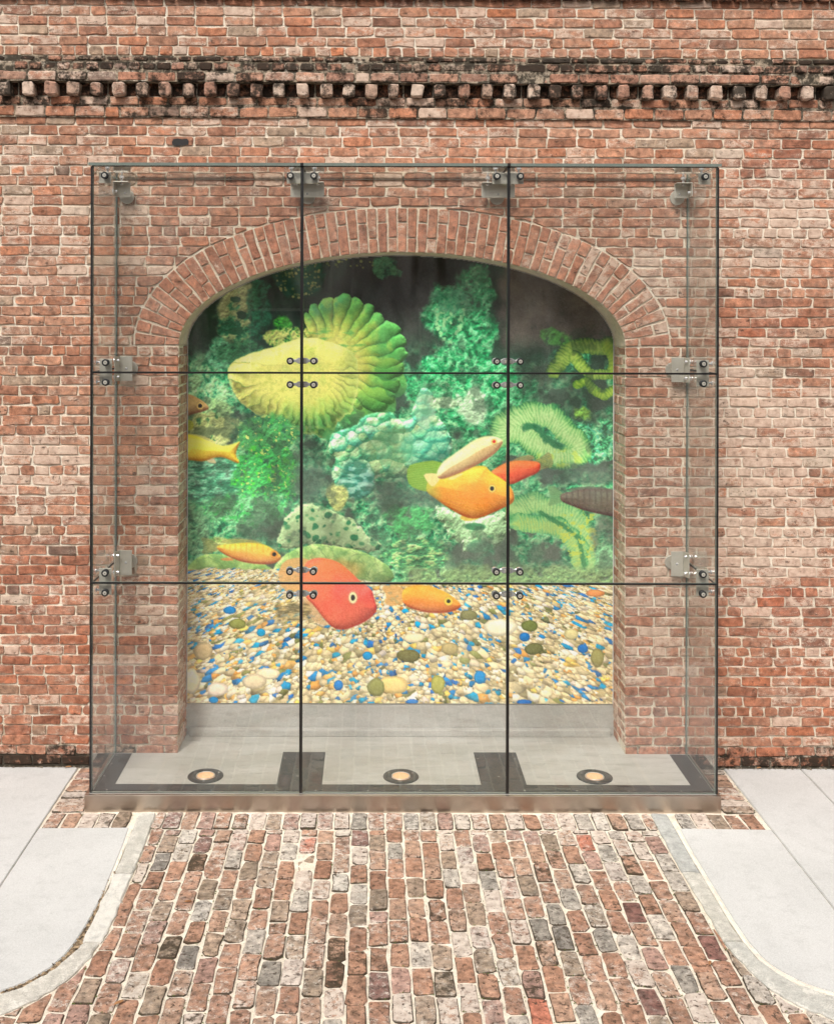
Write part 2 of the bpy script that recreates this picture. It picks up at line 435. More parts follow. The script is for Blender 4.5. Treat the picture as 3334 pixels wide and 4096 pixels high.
def tint_at(px, py, R):
    base = [(0.40, 0.19, 0.125), (0.37, 0.17, 0.11), (0.42, 0.21, 0.14), (0.35, 0.155, 0.10), (0.41, 0.215, 0.15), (0.38, 0.20, 0.14), (0.42, 0.18, 0.11), (0.33, 0.155, 0.105)]
    c = list(R.choice(base))
    k = R.random()
    if k < 0.05: c = [0.36, 0.255, 0.195]
    elif k < 0.08: c = [0.25, 0.12, 0.085]
    elif k < 0.09: c = [0.20, 0.13, 0.105]
    elif k < 0.11: c = [0.46, 0.18, 0.10]
    low = sst(1000, 1500, py)
    c = [c[0]*(1-0.14*low), c[1]*(1-0.26*low), c[2]*(1-0.30*low)]
    red = G(px, py, 1620, 340, 130, 60) + G(px, py, 1600, 690, 120, 50) + G(px, py, 1640, 1260, 120, 70) + G(px, py, 80, 1230, 140, 160)*.6
    c = [c[0]*(1-.06*red), c[1]*(1-.20*red), c[2]*(1-.20*red)]
    br = 0.80 + 0.26*R.random(); br *= 1.07; c[1] *= .975; c[2] *= .89
    if 300 < px < 1480 and 345 < py < 1600:                    # cleaned brickwork around the arch is more even
        c = [0.5*c[0] + .18, 0.5*c[1] + .086, 0.5*c[2] + .058]
    return [x*br for x in c]

# ================================================================== brick wall with the arched niche
WX0, WX1, WZ1 = -4.3, 4.9, 6.35                 # wall extent
JL, JR = -1.361, 1.803                          # niche jambs
ACX, AA, AB, ASZ = 0.221, 1.582, 0.664, 2.99    # arch: centre, half span, rise, springing
RING, NICHE = 0.315, 0.37
CP = 0.0708; ZH = 4.224                         # course height; middle of a header course (every 6th)
FRONT, J = 0.0, 0.0105                           # brick face proud of mortar by 7 mm
MORT_Y = 0.010
wall = tag(empty('brick_wall', (0.22, 0.0, 0.0)), 'tall weathered red brick wall with an arched niche and a mould-stained dentil cornice', 'wall')

def tiltz(x, z): return -(x - 0.2)*(0.0007 + 0.0029*sst(3.4, 4.9, z))
def in_frame(px, py): return -10 < px < 1746 and -10 < py < 2143

# ---- arch geometry
def ell(t, off=0.0):
    c, s = math.cos(t), math.sin(t)
    nx, nz = c/AA, s/AB; L = math.hypot(nx, nz)
    return (ACX + AA*c + nx/L*off, ASZ + AB*s + nz/L*off), (nx/L, nz/L)
TT = np.linspace(0, math.pi, 2001)
mid = np.array([ell(t, RING*0.5)[0] for t in TT]); seg = np.hypot(*np.diff(mid, axis=0).T); ARC = np.concatenate([[0], np.cumsum(seg)])
def t_of(s): return float(np.interp(s, ARC, TT))
EX = np.array([ell(t, RING + 0.006)[0] for t in TT[::8]]); EXN = np.array([ell(t)[1] for t in TT[::8]])

def cut_by_arch(poly):
    """clip a brick outline by the extrados, straight as a mason cuts it"""
    cx = sum(p[0] for p in poly)/len(poly); cz = sum(p[1] for p in poly)/len(poly)
    if cz < ASZ - 0.1: return poly
    best = None
    ins = []
    for p in poly:
        k = int(np.argmin((EX[:, 0]-p[0])**2 + (EX[:, 1]-p[1])**2)); d = (p[0]-EX[k, 0])*EXN[k, 0] + (p[1]-EX[k, 1])*EXN[k, 1]
        ins.append((d, k))
    if min(i[0] for i in ins) > 0: return poly
    if max(i[0] for i in ins) < 0.004: return []
    # tangent at the extrados point between the kept and the cut side
    ks = sorted(i[1] for i in ins); 
    keep = [p for p, i in zip(poly, ins) if i[0] > 0]
    k = int(np.argmin((EX[:, 0]-cx)**2 + (EX[:, 1]-cz)**2))
    return clip_half(poly, (EX[k, 0] + EXN[k, 0]*0.004, EX[k, 1] + EXN[k, 1]*0.004), EXN[k])

R = random.Random(5)
wall_bricks = []          # (poly, front, depth, px, py)
def row(x0, x1, zc, h, header, start, out, direction=1, yd=0.0):
    """bricks of one course between x0 and x1 laid from one end"""
    x = x0 if direction == 1 else x1
    first = True
    while (x < x1 - 0.02) if direction == 1 else (x > x0 + 0.02):
        L = (0.100 if header else 0.2095) + R.gauss(0, 0.0035)
        if header and R.random() < 0.13: L = 0.2095
        if not header and R.random() < 0.03: L = 0.105
        if first: L = start; first = False
        if direction == 1:
            a, b = x, min(x + L, x1)
            if x1 - b < 0.05: b = x1
            x = b
        else:
            a, b = max(x - L, x0), x
            if a - x0 < 0.05: a = x0
            x = a
        j = J*R.uniform(0.8, 1.3)
        dz = R.gauss(0, 0.0012)
        out.append((a + j/2, b - j/2, zc - h/2 + dz, zc + h/2 + dz))

BH = CP - 0.0098
NEXTC = 61
cornice_lo, cornice_hi = 4.60, 5.045
reveal = []
for k in range(-32, NEXTC):
    zc = ZH - CP*k
    if zc - CP/2 < -0.02 or zc > WZ1: continue
    if cornice_lo < zc < cornice_hi: continue
    hdr = (k % 6 == 0)
    off = 0.2095 if k % 2 == 0 else 0.105
    rows = []
    if zc + CP/2 < ASZ:
        stl = (0.1 if (k % 2 == 0) else 0.2095) if not hdr else 0.1
        row(WX0, JL + 0.004, zc, BH, hdr, stl, rows, -1)
        n_l = len(rows)
        row(JR - 0.004, WX1, zc, BH, hdr, stl, rows, 1)
        reveal.append((zc, stl))
        for q, (a, b, z0, z1) in enumerate(rows):
            jamb = (q == 0 or q == n_l)
            dep = 0.02
            if jamb: dep = 0.10 if stl > 0.15 else 0.205
            tl = tiltz((a+b)/2, zc)
            wall_bricks.append((rect(a, z0+tl, b, z1+tl), R.gauss(0.0, 0.0016), dep, jamb))
    else:
        row(WX0, WX1, zc, BH, hdr, off + R.uniform(-.02, .02), rows, 1)
        for a, b, z0, z1 in rows:
            tl = tiltz((a+b)/2, zc)
            pl = cut_by_arch(rect(a, z0+tl, b, z1+tl))
            if len(pl) >= 3 and abs(area(pl)) > 0.0007:
                wall_bricks.append((pl, R.gauss(0.0, 0.0016), 0.02, False))

recs = []
for pl, fr, dep, jamb in wall_bricks:
    cx = sum(p[0] for p in pl)/len(pl); cz = sum(p[1] for p in pl)/len(pl)
    px, py = w2p(cx, cz)
    vis = in_frame(px, py)
    recs.append((abs(area(pl)) if vis else -1, pl, fr, dep, px, py))
order = sorted(range(len(recs)), key=lambda i: -recs[i][0] + 0.0008*random.Random(i).random())
single_set = set(order[:300])
rest = Masonry()
for i, (ar, pl, fr, dep, px, py) in enumerate(recs):
    Rb = random.Random(i*7+1)
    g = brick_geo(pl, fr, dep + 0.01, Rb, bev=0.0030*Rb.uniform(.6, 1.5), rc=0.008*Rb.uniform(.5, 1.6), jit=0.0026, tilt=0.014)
    if g is None: continue
    bw = Rb.gauss(0, .09); bs = Rb.gauss(0, .05)
    wear = (white_at(px, py) + bw + (.25 if Rb.random() < .04 else 0), stain_at(px, py) + bs, Rb.random())
    tn = tint_at(px, py, Rb)
    if i in single_set: single(g, WALLF, tn, wear, 'brick', M_BRICK, wall)
    else: rest.add(g, WALLF, tn, wear)

# ---- reveal bricks (jamb sides) joined with the remaining brickwork
for zc, stl in reveal:
    for side in (-1, 1):
        fr_ = ((JL, 0, 0), (0, 1, 0), (0, 0, 1), (1, 0, 0)) if side < 0 else ((JR, 0, 0), (0, 1, 0), (0, 0, 1), (-1, 0, 0))
        y0 = 0.112 if stl > 0.15 else 0.217
        cuts = [(y0, NICHE - 0.012)] if y0 > 0.15 else [(y0, y0 + 0.1), (y0 + 0.112, NICHE - 0.012)]
        for a, b in cuts:
            if b - a < 0.04: continue
            Rb = random.Random(int(zc*9000) + int(a*999) + side)
            g = brick_geo(rect(a, zc-BH/2, b, zc+BH/2), Rb.gauss(0.002, 0.002), 0.03, Rb)
            px, py = w2p(JL if side < 0 else JR, zc)
            rest.add(g, fr_, [q*1.12 for q in tint_at(px, py, Rb)], (.50 + Rb.gauss(0, .1), 0.05, Rb.random()))
rest.build('brickwork', M_BRICK, wall, 'stuff')

# ---- arch ring: alternating stretcher + header voussoirs
arch = Masonry()
N_V = 59; pitch = ARC[-1]/N_V
VEx = []
# mortar bed of the ring, and the limewashed soffit behind it
amv, amf, amt, amw = [], [], [], []
for i in range(121):
    t = math.pi*i/120
    a, nn = ell(t, 0.0); b, _ = ell(t, RING + 0.012)
    amv += [(a[0], MORT_Y, a[1]), (b[0], MORT_Y, b[1]), (a[0], NICHE, a[1])]
    px, py = w2p(*a)
    rgt = sst(900, 1250, px)
    amt += [(.66, .55, .42, 1)]*2 + [(.82, .71, .56, 1)]
    amw += [(.45, .0, .3, 1)]*2 + [(.5, .0, .3, 1)]
    if i:
        k = (i-1)*3; amf += [(k, k+3, k+4, k+1), (k, k+2, k+5, k+3)]
me = bpy.data.meshes.new('arch'); me.from_pydata(amv, [], amf); me.materials.append(M_MORTAR)
for nm, dat in (('tint', amt), ('wear', amw)):
    at = me.attributes.new(nm, 'FLOAT_COLOR', 'POINT'); at.data.foreach_set('color', np.array(dat, dtype=np.float32).ravel())
arch_o = place(me, 'arch', wall)
for k in range(N_V):
    s0, s1 = k*pitch + 0.0055 + random.Random(k).gauss(0, .0012), (k+1)*pitch - 0.0055 + random.Random(k+99).gauss(0, .0012)
    t0, t1 = t_of(s0), t_of(s1)
    split = 0.102 if k % 2 == 0 else 0.212
    for r0, r1 in ((0.002, split - 0.006), (split + 0.006, RING - 0.002)):
        pl = [ell(t0, r0)[0], ell(t0, r1)[0], ell(t1, r1)[0], ell(t1, r0)[0]]
        Rb = random.Random(k*31 + int(r0*1000))
        g = brick_geo(pl, Rb.gauss(0.001, 0.0015), 0.02, Rb, bev=0.003, rc=0.006, jit=0.0018, tilt=0.010)
        cx, cz = sum(p[0] for p in pl)/4, sum(p[1] for p in pl)/4
        px, py = w2p(cx, cz)
        c = Rb.choice([(0.40, 0.175, 0.108), (0.37, 0.16, 0.098), (0.42, 0.19, 0.118), (0.36, 0.155, 0.098), (0.41, 0.19, 0.122)])
        br = Rb.uniform(.9, 1.12)
        single(g, WALLF, [q*br for q in c], (0.38 + .12*sst(1000, 1300, px) + Rb.gauss(0, .07), 0.10, Rb.random()), 'voussoir', M_BRICK, arch_o)

# ---- cornice: two courses, dentils, two corbelled courses, a sloping weathered top
cornice = Masonry()
def zpx(py, p): return on_plane(1667, py, -p)[1]           # full-photo row at the plane y = -p
PJ1, PJ2, PJ3 = 0.018, 0.085, 0.085
crs = [(474, 428, 0.018, 'st'), (427, 388, 0.018, 'st'), (330, 288, PJ3, 'st'), (286, 250, PJ3, 'hd'), (250, 226, 0.045, 'hd')]
# mortar bodies of the projecting bands
band = Geo()
zt = lambda py, p: zpx(py, p)
def bandbox(g, p, py0, py1):
    z0, z1 = zt(py0, p), zt(py1, p)
    sl = tiltz(WX1, 4.9) - tiltz(WX0, 4.9)
    a, b = tiltz(WX0, 4.9), tiltz(WX1, 4.9)
    v = [(WX0, -p+.008, z0+a), (WX1, -p+.008, z0+b), (WX1, .02, z0+b), (WX0, .02, z0+a), (WX0, -p+.008, z1+a), (WX1, -p+.008, z1+b), (WX1, .02, z1+b), (WX0, .02, z1+a)]
    g.add(v, [(0,3,2,1),(4,5,6,7),(0,1,5,4),(1,2,6,5),(2,3,7,6),(3,0,4,7)])
bandbox(band, 0.018, 474, 389); bandbox(band, PJ3, 329, 251); bandbox(band, 0.045, 250.5, 226)
me = bpy.data.meshes.new('cornice'); me.from_pydata(band.v, [], band.f); me.materials.append(M_MORTAR)
for nm, dat in (('tint', [(.36, .28, .20, 1)]*len(band.v)), ('wear', [(.4, .62, .5, 1)]*len(band.v))):
    at = me.attributes.new(nm, 'FLOAT_COLOR', 'POINT'); at.data.foreach_set('color', np.array(dat, dtype=np.float32).ravel())
bm = bmesh.new(); bm.from_mesh(me); bmesh.ops.recalc_face_normals(bm, faces=bm.faces); bm.to_mesh(me); bm.free()
corn_o = place(me, 'cornice', wall)
crest = Masonry()
cnt = 0
for ci, (p0, p1, prj, kd) in enumerate(crs):
    z0, z1 = zt(p0, prj), zt(p1, prj)
    rows = []; row(WX0, WX1, (z0+z1)/2, (z1-z0) - 0.012, kd == 'hd', 0.1 + 0.05*ci, rows, 1)
    for a, b, q0, q1 in rows:
        Rb = random.Random(int(a*1000) + ci*77)
        tl = tiltz((a+b)/2, 4.9)
        g = brick_geo(rect(a, q0+tl, b, q1+tl), Rb.gauss(0, .003 if ci < 2 else .005), 0.05, Rb, bev=0.005, rc=0.010, jit=0.0022, tilt=0.02)
        px, py = w2p((a+b)/2, (q0+q1)/2)
        st = {0: .46, 1: .55, 2: .55, 3: .66, 4: .68}[ci] + Rb.gauss(0, .06)
        wr = (.40 + (.35 if Rb.random() < .10 else 0) + Rb.gauss(0, .1), st, Rb.random())
        tn = tint_at(px, py, Rb)
        if ci >= 2: tn = [0.75*tn[0]+.08, .75*tn[1]+.055, .75*tn[2]+.045]
        if in_frame(px, py) and cnt < 260:
            single(g, wallf(-prj), tn, wr, 'brick', M_BRICK, corn_o); cnt += 1
        else: crest.add(g, wallf(-prj), tn, wr)
# recessed bricks seen between the dentils
rows = []; zd0, zd1 = zt(387, 0.0), zt(331, 0.0)
row(WX0, WX1, (zd0+zd1)/2 - .004, zd1-zd0, False, 0.13, rows, 1)
for a, b, q0, q1 in rows:
    Rb = random.Random(int(a*1000) + 5); tl = tiltz((a+b)/2, 4.9)
    crest.add(brick_geo(rect(a, q0+tl, b, q1+tl), 0.0, .02, Rb), WALLF, [x*.8 for x in tint_at(100, 300, Rb)], (.25, .66, Rb.random()))
crest.build('cornice_brickwork', M_BRICK, corn_o, 'stuff')
# dentils: brick ends standing free under the corbel
x = WX0 + 0.03; kd = 0
DP = 0.1612
k0 = math.floor((WX0 - (-2.58))/DP)
for k in range(k0, k0 + int((WX1-WX0)/DP)):
    xc = -2.578 + DP*k + random.Random(k).gauss(0, .004)
    if xc < WX0 or xc > WX1: continue
    Rb = random.Random(k*13+3); tl = tiltz(xc, 4.9)
    z0, z1 = zt(386, PJ2), zt(333, PJ2); hw = 0.041*Rb.uniform(.93, 1.07)
    g = brick_geo(rect(xc-hw, z0+tl+Rb.gauss(0,.003), xc+hw, z1+tl), Rb.gauss(0, .006), PJ2 + .03, Rb, bev=0.007, rc=0.014, jit=0.003, tilt=0.06)
    V, Fc, Wd = g
    nb = (len(V)-1)//3; Fc = list(Fc) + [tuple(range(nb))[::-1]]
    px, py = w2p(xc, 4.8)
    wht = .85 if Rb.random() < .07 else .46 + Rb.gauss(0, .12)
    single((V, Fc, Wd), wallf(-PJ2), Rb.choice([(.36, .20, .14), (.33, .17, .115), (.40, .26, .19)]), (wht, .57 + Rb.gauss(0, .07), Rb.random()), 'dentil', M_BRICK, corn_o)

# ---- mortar sheet of the wall (one grid, open where the niche is) and the jamb sides
xs = sorted(set([round(v, 4) for v in np.arange(WX0, WX1+.001, 0.065)] + [JL, JR])); zs = [round(v, 4) for v in np.arange(-0.25, WZ1+.001, 0.065)] + [ASZ]
zs = sorted(set(zs))
vid = {}; V = []; Fc = []; T = []; Wr = []
Rm = random.Random(3)
def vtx(x, z):
    if (x, z) not in vid:
        vid[(x, z)] = len(V); V.append((x, MORT_Y + Rm.gauss(0, .0012), z))
        px, py = w2p(x, z)
        lo = sst(1450, 1600, py)
        T.append((.66-.34*lo, .56-.31*lo, .43-.26*lo, 1)); Wr.append((white_at(px, py)+.12, stain_at(px, py)+.05, .37, 1))
    return vid[(x, z)]
for i in range(len(xs)-1):
    for j in range(len(zs)-1):
        cx, cz = (xs[i]+xs[i+1])/2, (zs[j]+zs[j+1])/2
        if JL < cx < JR and cz < ASZ: continue
        u = (cx-ACX)/(AA+.13); v = (cz-ASZ)/(AB+.13)
        if cz > ASZ and u*u + v*v < 1: continue
        Fc.append((vtx(xs[i], zs[j]), vtx(xs[i+1], zs[j]), vtx(xs[i+1], zs[j+1]), vtx(xs[i], zs[j+1])))
for xj, sg in ((JL, -1), (JR, 1)):                         # jamb sides
    zz = [z for z in zs if 0.0 <= z <= ASZ + .03]
    for a, b in zip(zz[:-1], zz[1:]):
        k = len(V)
        for (yy, z_) in ((.004, a), (NICHE+.02, a), (NICHE+.02, b), (.004, b)):
            V.append((xj + sg*.006, yy, z_)); T.append((.80, .70, .56, 1)); Wr.append((.6, .02, .2, 1))
        Fc.append((k, k+1, k+2, k+3) if sg < 0 else (k+3, k+2, k+1, k))
me = bpy.data.meshes.new('mortar_bed'); me.from_pydata(V, [], Fc); me.materials.append(M_MORTAR)
for nm, dat in (('tint', T), ('wear', Wr)):
    at = me.attributes.new(nm, 'FLOAT_COLOR', 'POINT'); at.data.foreach_set('color', np.array(dat, dtype=np.float32).ravel())
place(me, 'mortar_bed', wall)
g = Geo()
g.box((WX0, NICHE + .03, -.25), (WX1, NICHE + .25, WZ1))
g.box((WX0, .03, -.25), (WX0+.05, NICHE+.03, WZ1)); g.box((WX1-.05, .03, -.25), (WX1, NICHE+.03, WZ1)); g.box((WX0, .02, WZ1-.05), (WX1, NICHE+.03, WZ1))
g.build('wall_core', M_FLOOR, wall)
# coping ledge just above the picture's upper edge
cp = Masonry(); rows = []
row(WX0, WX1, zpx(-24, .04), .055, True, .1, rows, 1)
for a, b, q0, q1 in rows:
    Rb = random.Random(int(a*997)); tl = tiltz((a+b)/2, 5.4)
    cp.add(brick_geo(rect(a, q0+tl, b, q1+tl), 0, .06, Rb), wallf(-.04), tint_at(900, 0, Rb), (.3, .6, Rb.random()))
cp.build('string_course', M_BRICK, wall, 'stuff')
# black patch standing in for the dark hole of a missing half brick
hx, hz = on_plane(722, 568, 0)
pl = [(hx-.056, hz-.022), (hx-.03, hz-.027), (hx+.03, hz-.022), (hx+.056, hz-.018), (hx+.058, hz+.012), (hx+.045, hz+.024), (hx+.01, hz+.02), (hx-.02, hz+.026), (hx-.05, hz+.02), (hx-.06, hz)]
g = Geo(); g.prism(pl, -.007, .003, 1); g.build('hole_patch', M_HOLE, wall)

# ---- back of the niche: concrete plinth, kerb and panel seat
g = Geo(); g.box((JL-.004, NICHE-.012, .1), (JR+.004, NICHE+.028, 3.75), 0)
g.build('niche_back', M_FLOOR, wall)
g = Geo(); g.box((JL+.03, NICHE-.066, .1), (JR-.03, NICHE-.0125, .15), bev=.004); g.build('niche_kerb', M_FLOOR, wall)
# ================================================================== ground, street, pavement
g = Geo(); g.box((-400, -600, -.40), (400, 400, -.12)); o = g.build('ground', M_GROUND); tag(o, kind='structure')
g = Geo(); g.box((-60, -13.0, -.119), (60, -3.75, -.09)); o = g.build('street', M_ASPHALT); tag(o, kind='structure')
g = Geo(); g.box((-60, -17.0, -.118), (60, -13.02, .02), bev=.01); o = g.build('far_pavement', M_SLAB); tag(o, kind='structure')
g = Geo(); g.box((-4.3, -3.74, -.119), (4.9, -.004, -.022)); o = g.build('bedding', M_GROUND); tag(o, kind='structure')

def Z7(zx, zy): return on_ground(zx/1.0212, 2996 + zy/1.0212)         # left-hand detail view
def Z8(zx, zy): return on_ground(1634 + zx/1.0212, 2996 + zy/1.0212)  # right-hand detail view
KLi = [Z7(*p) for p in ((636, 262), (606, 340), (558, 470), (541, 512), (500, 605), (470, 680), (436, 752), (408, 795), (372, 845), (330, 892), (280, 936), (215, 984), (120, 1036), (0, 1086), (-160, 1140), (-420, 1200))]
KLo = [Z7(*p) for p in ((566, 262), (540, 330), (490, 455), (466, 512), (424, 600), (388, 680), (352, 745), (336, 792), (308, 826), (270, 862), (222, 900), (168, 932), (90, 974), (-10, 1006), (-170, 1050), (-420, 1100))]
SLe = [Z7(*p) for p in ((527, 322), (496, 410), (466, 482), (430, 570), (396, 640), (352, 720), (306, 792), (262, 845), (205, 895), (130, 940), (60, 972), (0, 990), (-120, 1015), (-420, 1060))]
KRi = [Z8(*p) for p in ((988, 266), (1030, 345), (1080, 440), (1116, 505), (1176, 600), (1232, 695), (1288, 790), (1342, 853), (1410, 922), (1480, 982), (1560, 1030), (1650, 1070), (1736, 1105), (1900, 1160), (2200, 1230))]
KRo = [Z8(*p) for p in ((1052, 266), (1092, 335), (1142, 425), (1192, 508), (1246, 600), (1306, 700), (1366, 790), (1432, 866), (1500, 915), (1570, 955), (1650, 985), (1736, 1012), (1820, 1032), (1950, 1060), (2200, 1110))]
SRe = [Z8(*p) for p in ((1106, 326), (1160, 425), (1212, 510), (1268, 602), (1328, 702), (1390, 792), (1452, 862), (1520, 908), (1590, 945), (1660, 972), (1736, 996), (1830, 1018), (1960, 1045), (2200, 1090))]

# ---- concrete sidewalks, slab by slab
SLX, SRX, SRX2, BFY = -2.062, 2.500, 3.045, -0.935
def slab(poly, name, parent):
    bm = bmesh.new(); vs = [bm.verts.new((x, y, 0.002)) for x, y in poly]
    bm.faces.new(vs)
    ret = bmesh.ops.extrude_face_region(bm, geom=bm.faces[:])
    low = [q for q in ret['geom'] if isinstance(q, bmesh.types.BMVert)]
    for q in low: q.co.z = -0.10
    bmesh.ops.recalc_face_normals(bm, faces=bm.faces)
    tops = [e for e in bm.edges if all(abs(v.co.z - .002) < 1e-6 for v in e.verts)]
    bmesh.ops.bevel(bm, geom=tops, offset=.004, segments=2, affect='EDGES')
    G_ = Geo(); G_.bm(bm); return G_.build(name, M_SLAB, parent)
sw_l = tag(empty('sidewalk_left', (-3.2, -1.2, 0)), kind='structure')
slab([(-4.3, -.012), (-4.3, -3.72), (SLX-.003, -3.72), (SLX-.003, -.012)], 'slab', sw_l)
lp = [p for p in SLe if p[0] > SLX+.02]
slab([(SLX+.003, BFY)] + lp + [(SLX+.003, lp[-1][1]-.03)], 'slab', sw_l)
sw_r = tag(empty('sidewalk_right', (3.2, -1.2, 0)), kind='structure')
slab([(SRX+.003, -.012), (SRX2-.003, -.012), (SRX2-.003, -3.72), (SRX+.003, -3.72)], 'slab', sw_r)
slab([(SRX2+.003, -.012), (4.9, -.012), (4.9, -3.72), (SRX2+.003, -3.72)], 'slab', sw_r)
rp = [p for p in SRe if p[0] < SRX-.02]
slab([(SRX-.003, BFY)] + rp + [(SRX-.003, rp[-1][1]-.03)], 'slab', sw_r)

# ---- granite kerb stones
def strip(inner, outer, z0, z1, a, b, name, parent, mat, tint, wear, steps=3, bev=.006, gap=.004):
    """a kerb stone between two edge lines, from node a to node b"""
    I = inner[a:b+1]; O = outer[a:b+1]; k = Masonry()
    def dens(P):
        out = []
        for p, q in zip(P[:-1], P[1:]):
            for s in range(steps): out.append((p[0]+(q[0]-p[0])*s/steps, p[1]+(q[1]-p[1])*s/steps))
        return out + [P[-1]]
    I, O = dens(I), dens(O); n = len(I); Rk = random.Random(a*3+len(inner)+int(tint[0]*1000))
    V = []; Wd = []
    prof = ((0, z0), (0, z1-bev), (bev*1.2, z1), (.5, z1+.002), (-bev*1.2, z1), (-0.0, z1-bev), (0, z0))
    for i in range(n):
        p, q = I[i], O[i]; L = math.hypot(q[0]-p[0], q[1]-p[1]); d = ((q[0]-p[0])/L, (q[1]-p[1])/L)
        jt = Rk.gauss(0, .003); jt2 = Rk.gauss(0, .003)
        for m_, (tt, z) in enumerate(prof):
            if m_ < 3: s = tt + jt
            elif m_ == 3: s = L*.5
            else: s = L + tt + jt2
            V.append((p[0]+d[0]*s, p[1]+d[1]*s, z + (Rk.gauss(0, .0012) if 0 < m_ < 6 else 0))); Wd.append(0.12 if m_ != 3 else 0.0)
    m_ = len(prof); Fc = []
    for i in range(n-1):
        for j in range(m_-1): Fc.append((i*m_+j, (i+1)*m_+j, (i+1)*m_+j+1, i*m_+j+1))
    Fc.append(tuple(range(m_))); Fc.append(tuple((n-1)*m_+j for j in range(m_))[::-1])
    k.add((V, Fc, Wd), ((0,0,0),(1,0,0),(0,1,0),(0,0,1)), tint, wear)
    o = k.build(name, mat, parent)
    bm = bmesh.new(); bm.from_mesh(o.data); bmesh.ops.recalc_face_normals(bm, faces=bm.faces); bm.to_mesh(o.data); bm.free()
    return o
def shrink(P, Q, a, b, e=.006):
    """pull the two end nodes of a stone apart for its joint"""
    P = list(P)
    for i, j in ((a, a+1), (b, b-1)):
        L = math.hypot(P[j][0]-P[i][0], P[j][1]-P[i][1]); P[i] = (P[i][0]+(P[j][0]-P[i][0])/L*e, P[i][1]+(P[j][1]-P[i][1])/L*e)
    return P
kl = tag(empty('kerb_left', (-1.5, -1.2, 0)), kind='structure')
kr = tag(empty('kerb_right', (2.0, -1.2, 0)), kind='structure')
for (a, b), c, wv in (((0, 3), (.44, .42, .375), .42), ((3, 7), (.52, .505, .475), .60), ((7, 15), (.48, .45, .40), .46)):
    strip(shrink(KLi, 0, a, b), shrink(KLo, 0, a, b), -.10, .004, a, b, 'kerb_stone', kl, M_STONE, c, (wv, .12, .3+.1*a))
for (a, b), c, wv in (((0, 3), (.38, .38, .36), .30), ((3, 6), (.45, .43, .38), .40), ((6, 14), (.43, .42, .385), .40)):
    strip(shrink(KRi, 0, a, b), shrink(KRo, 0, a, b), -.10, .004, a, b, 'kerb_stone', kr, M_STONE, c, (wv, .12, .2+.1*a))
# mortar fillets between kerb and slabs
def fillet(A, B, name, z=.001):
    k = Masonry(); V = []; n = min(len(A), len(B))
    def samp(P, m=40):
        P = np.array(P); s = np.concatenate([[0], np.cumsum(np.hypot(*np.diff(P, axis=0).T))]); q = np.linspace(0, s[-1], m)
        return np.stack([np.interp(q, s, P[:, 0]), np.interp(q, s, P[:, 1])], 1)
    a, b = samp(A), samp(B); Rf = random.Random(4)
    for p, q in zip(a, b):
        V += [(p[0], p[1], -.06), (p[0], p[1], z), ((p[0]+q[0])/2, (p[1]+q[1])/2, z+.002+Rf.gauss(0, .002)), (q[0], q[1], z-.002), (q[0], q[1], -.06)]
    Fc = []
    for i in range(len(a)-1):
        for j in range(4): Fc.append((i*5+j, i*5+5+j, i*5+6+j, i*5+1+j))
    k.add((V, Fc, [0]*len(V)), ((0,0,0),(1,0,0),(0,1,0),(0,0,1)), (.68, .61, .53), (.6, .05, .4))
    return k.build(name, M_MORTAR, None)
o = fillet(KLo[1:5], SLe[0:4], 'mortar_fillet'); tag(o, kind='structure')
o = fillet(KRo[1:], SRe, 'mortar_fillet'); tag(o, kind='structure')

# ---- brick driveway
PAVE = ((0, 0, 0), (1, 0, 0), (0, 1, 0), (0, 0, 1))
drive = tag(empty('driveway', (.25, -2.0, 0)), kind='structure')
def clip_kerb(poly, line, sgn):
    cx = sum(p[0] for p in poly)/len(poly); cy = sum(p[1] for p in poly)/len(poly)
    best = None
    for a, b in zip(line[:-1], line[1:]):
        dx, dy = b[0]-a[0], b[1]-a[1]; L2 = dx*dx+dy*dy; t = max(0, min(1, ((cx-a[0])*dx+(cy-a[1])*dy)/L2))
        d = math.hypot(cx-a[0]-dx*t, cy-a[1]-dy*t)
        if best is None or d < best[0]:
            L = math.sqrt(L2); nx, ny = -dy/L*sgn, dx/L*sgn
            best = (d, (a[0]+nx*.008, a[1]+ny*.008), (nx, ny))
    return clip_half(poly, best[1], best[2])
pav = []      # (poly)
PP, PL = 0.1055, 0.2155
Rp = random.Random(21)
x = -3.6; ci = 0
while x < 4.2:
    wcol = PP + Rp.gauss(0, .002)
    y = -1.0 - (0.105 if ci % 2 else 0.0) + Rp.gauss(0, .018) - (.04 if ci % 3 == 0 else 0)
    pav.append((rect(x+.005, y+.006, x+wcol-.005, -0.944), 'c'))        # closers against the border
    while y > -3.55:
        L = PL + Rp.gauss(0, .005)
        if Rp.random() < .03: L = .115
        sk = Rp.gauss(0, .0025)
        pav.append(([(x+.0062, y-L+.0062+sk), (x+wcol-.0062, y-L+.0062-sk), (x+wcol-.0062, y-.0062-sk), (x+.0062, y-.0062+sk)], 'p'))
        y -= L
    x += wcol; ci += 1
lineL = KLi; lineR = KRi
out = []
for pl, kd in pav:
    q = clip_kerb(pl, lineL, 1)
    if len(q) >= 3: q = clip_kerb(q, lineR, -1)
    if len(q) >= 3 and abs(area(q)) > .0009: out.append(q)
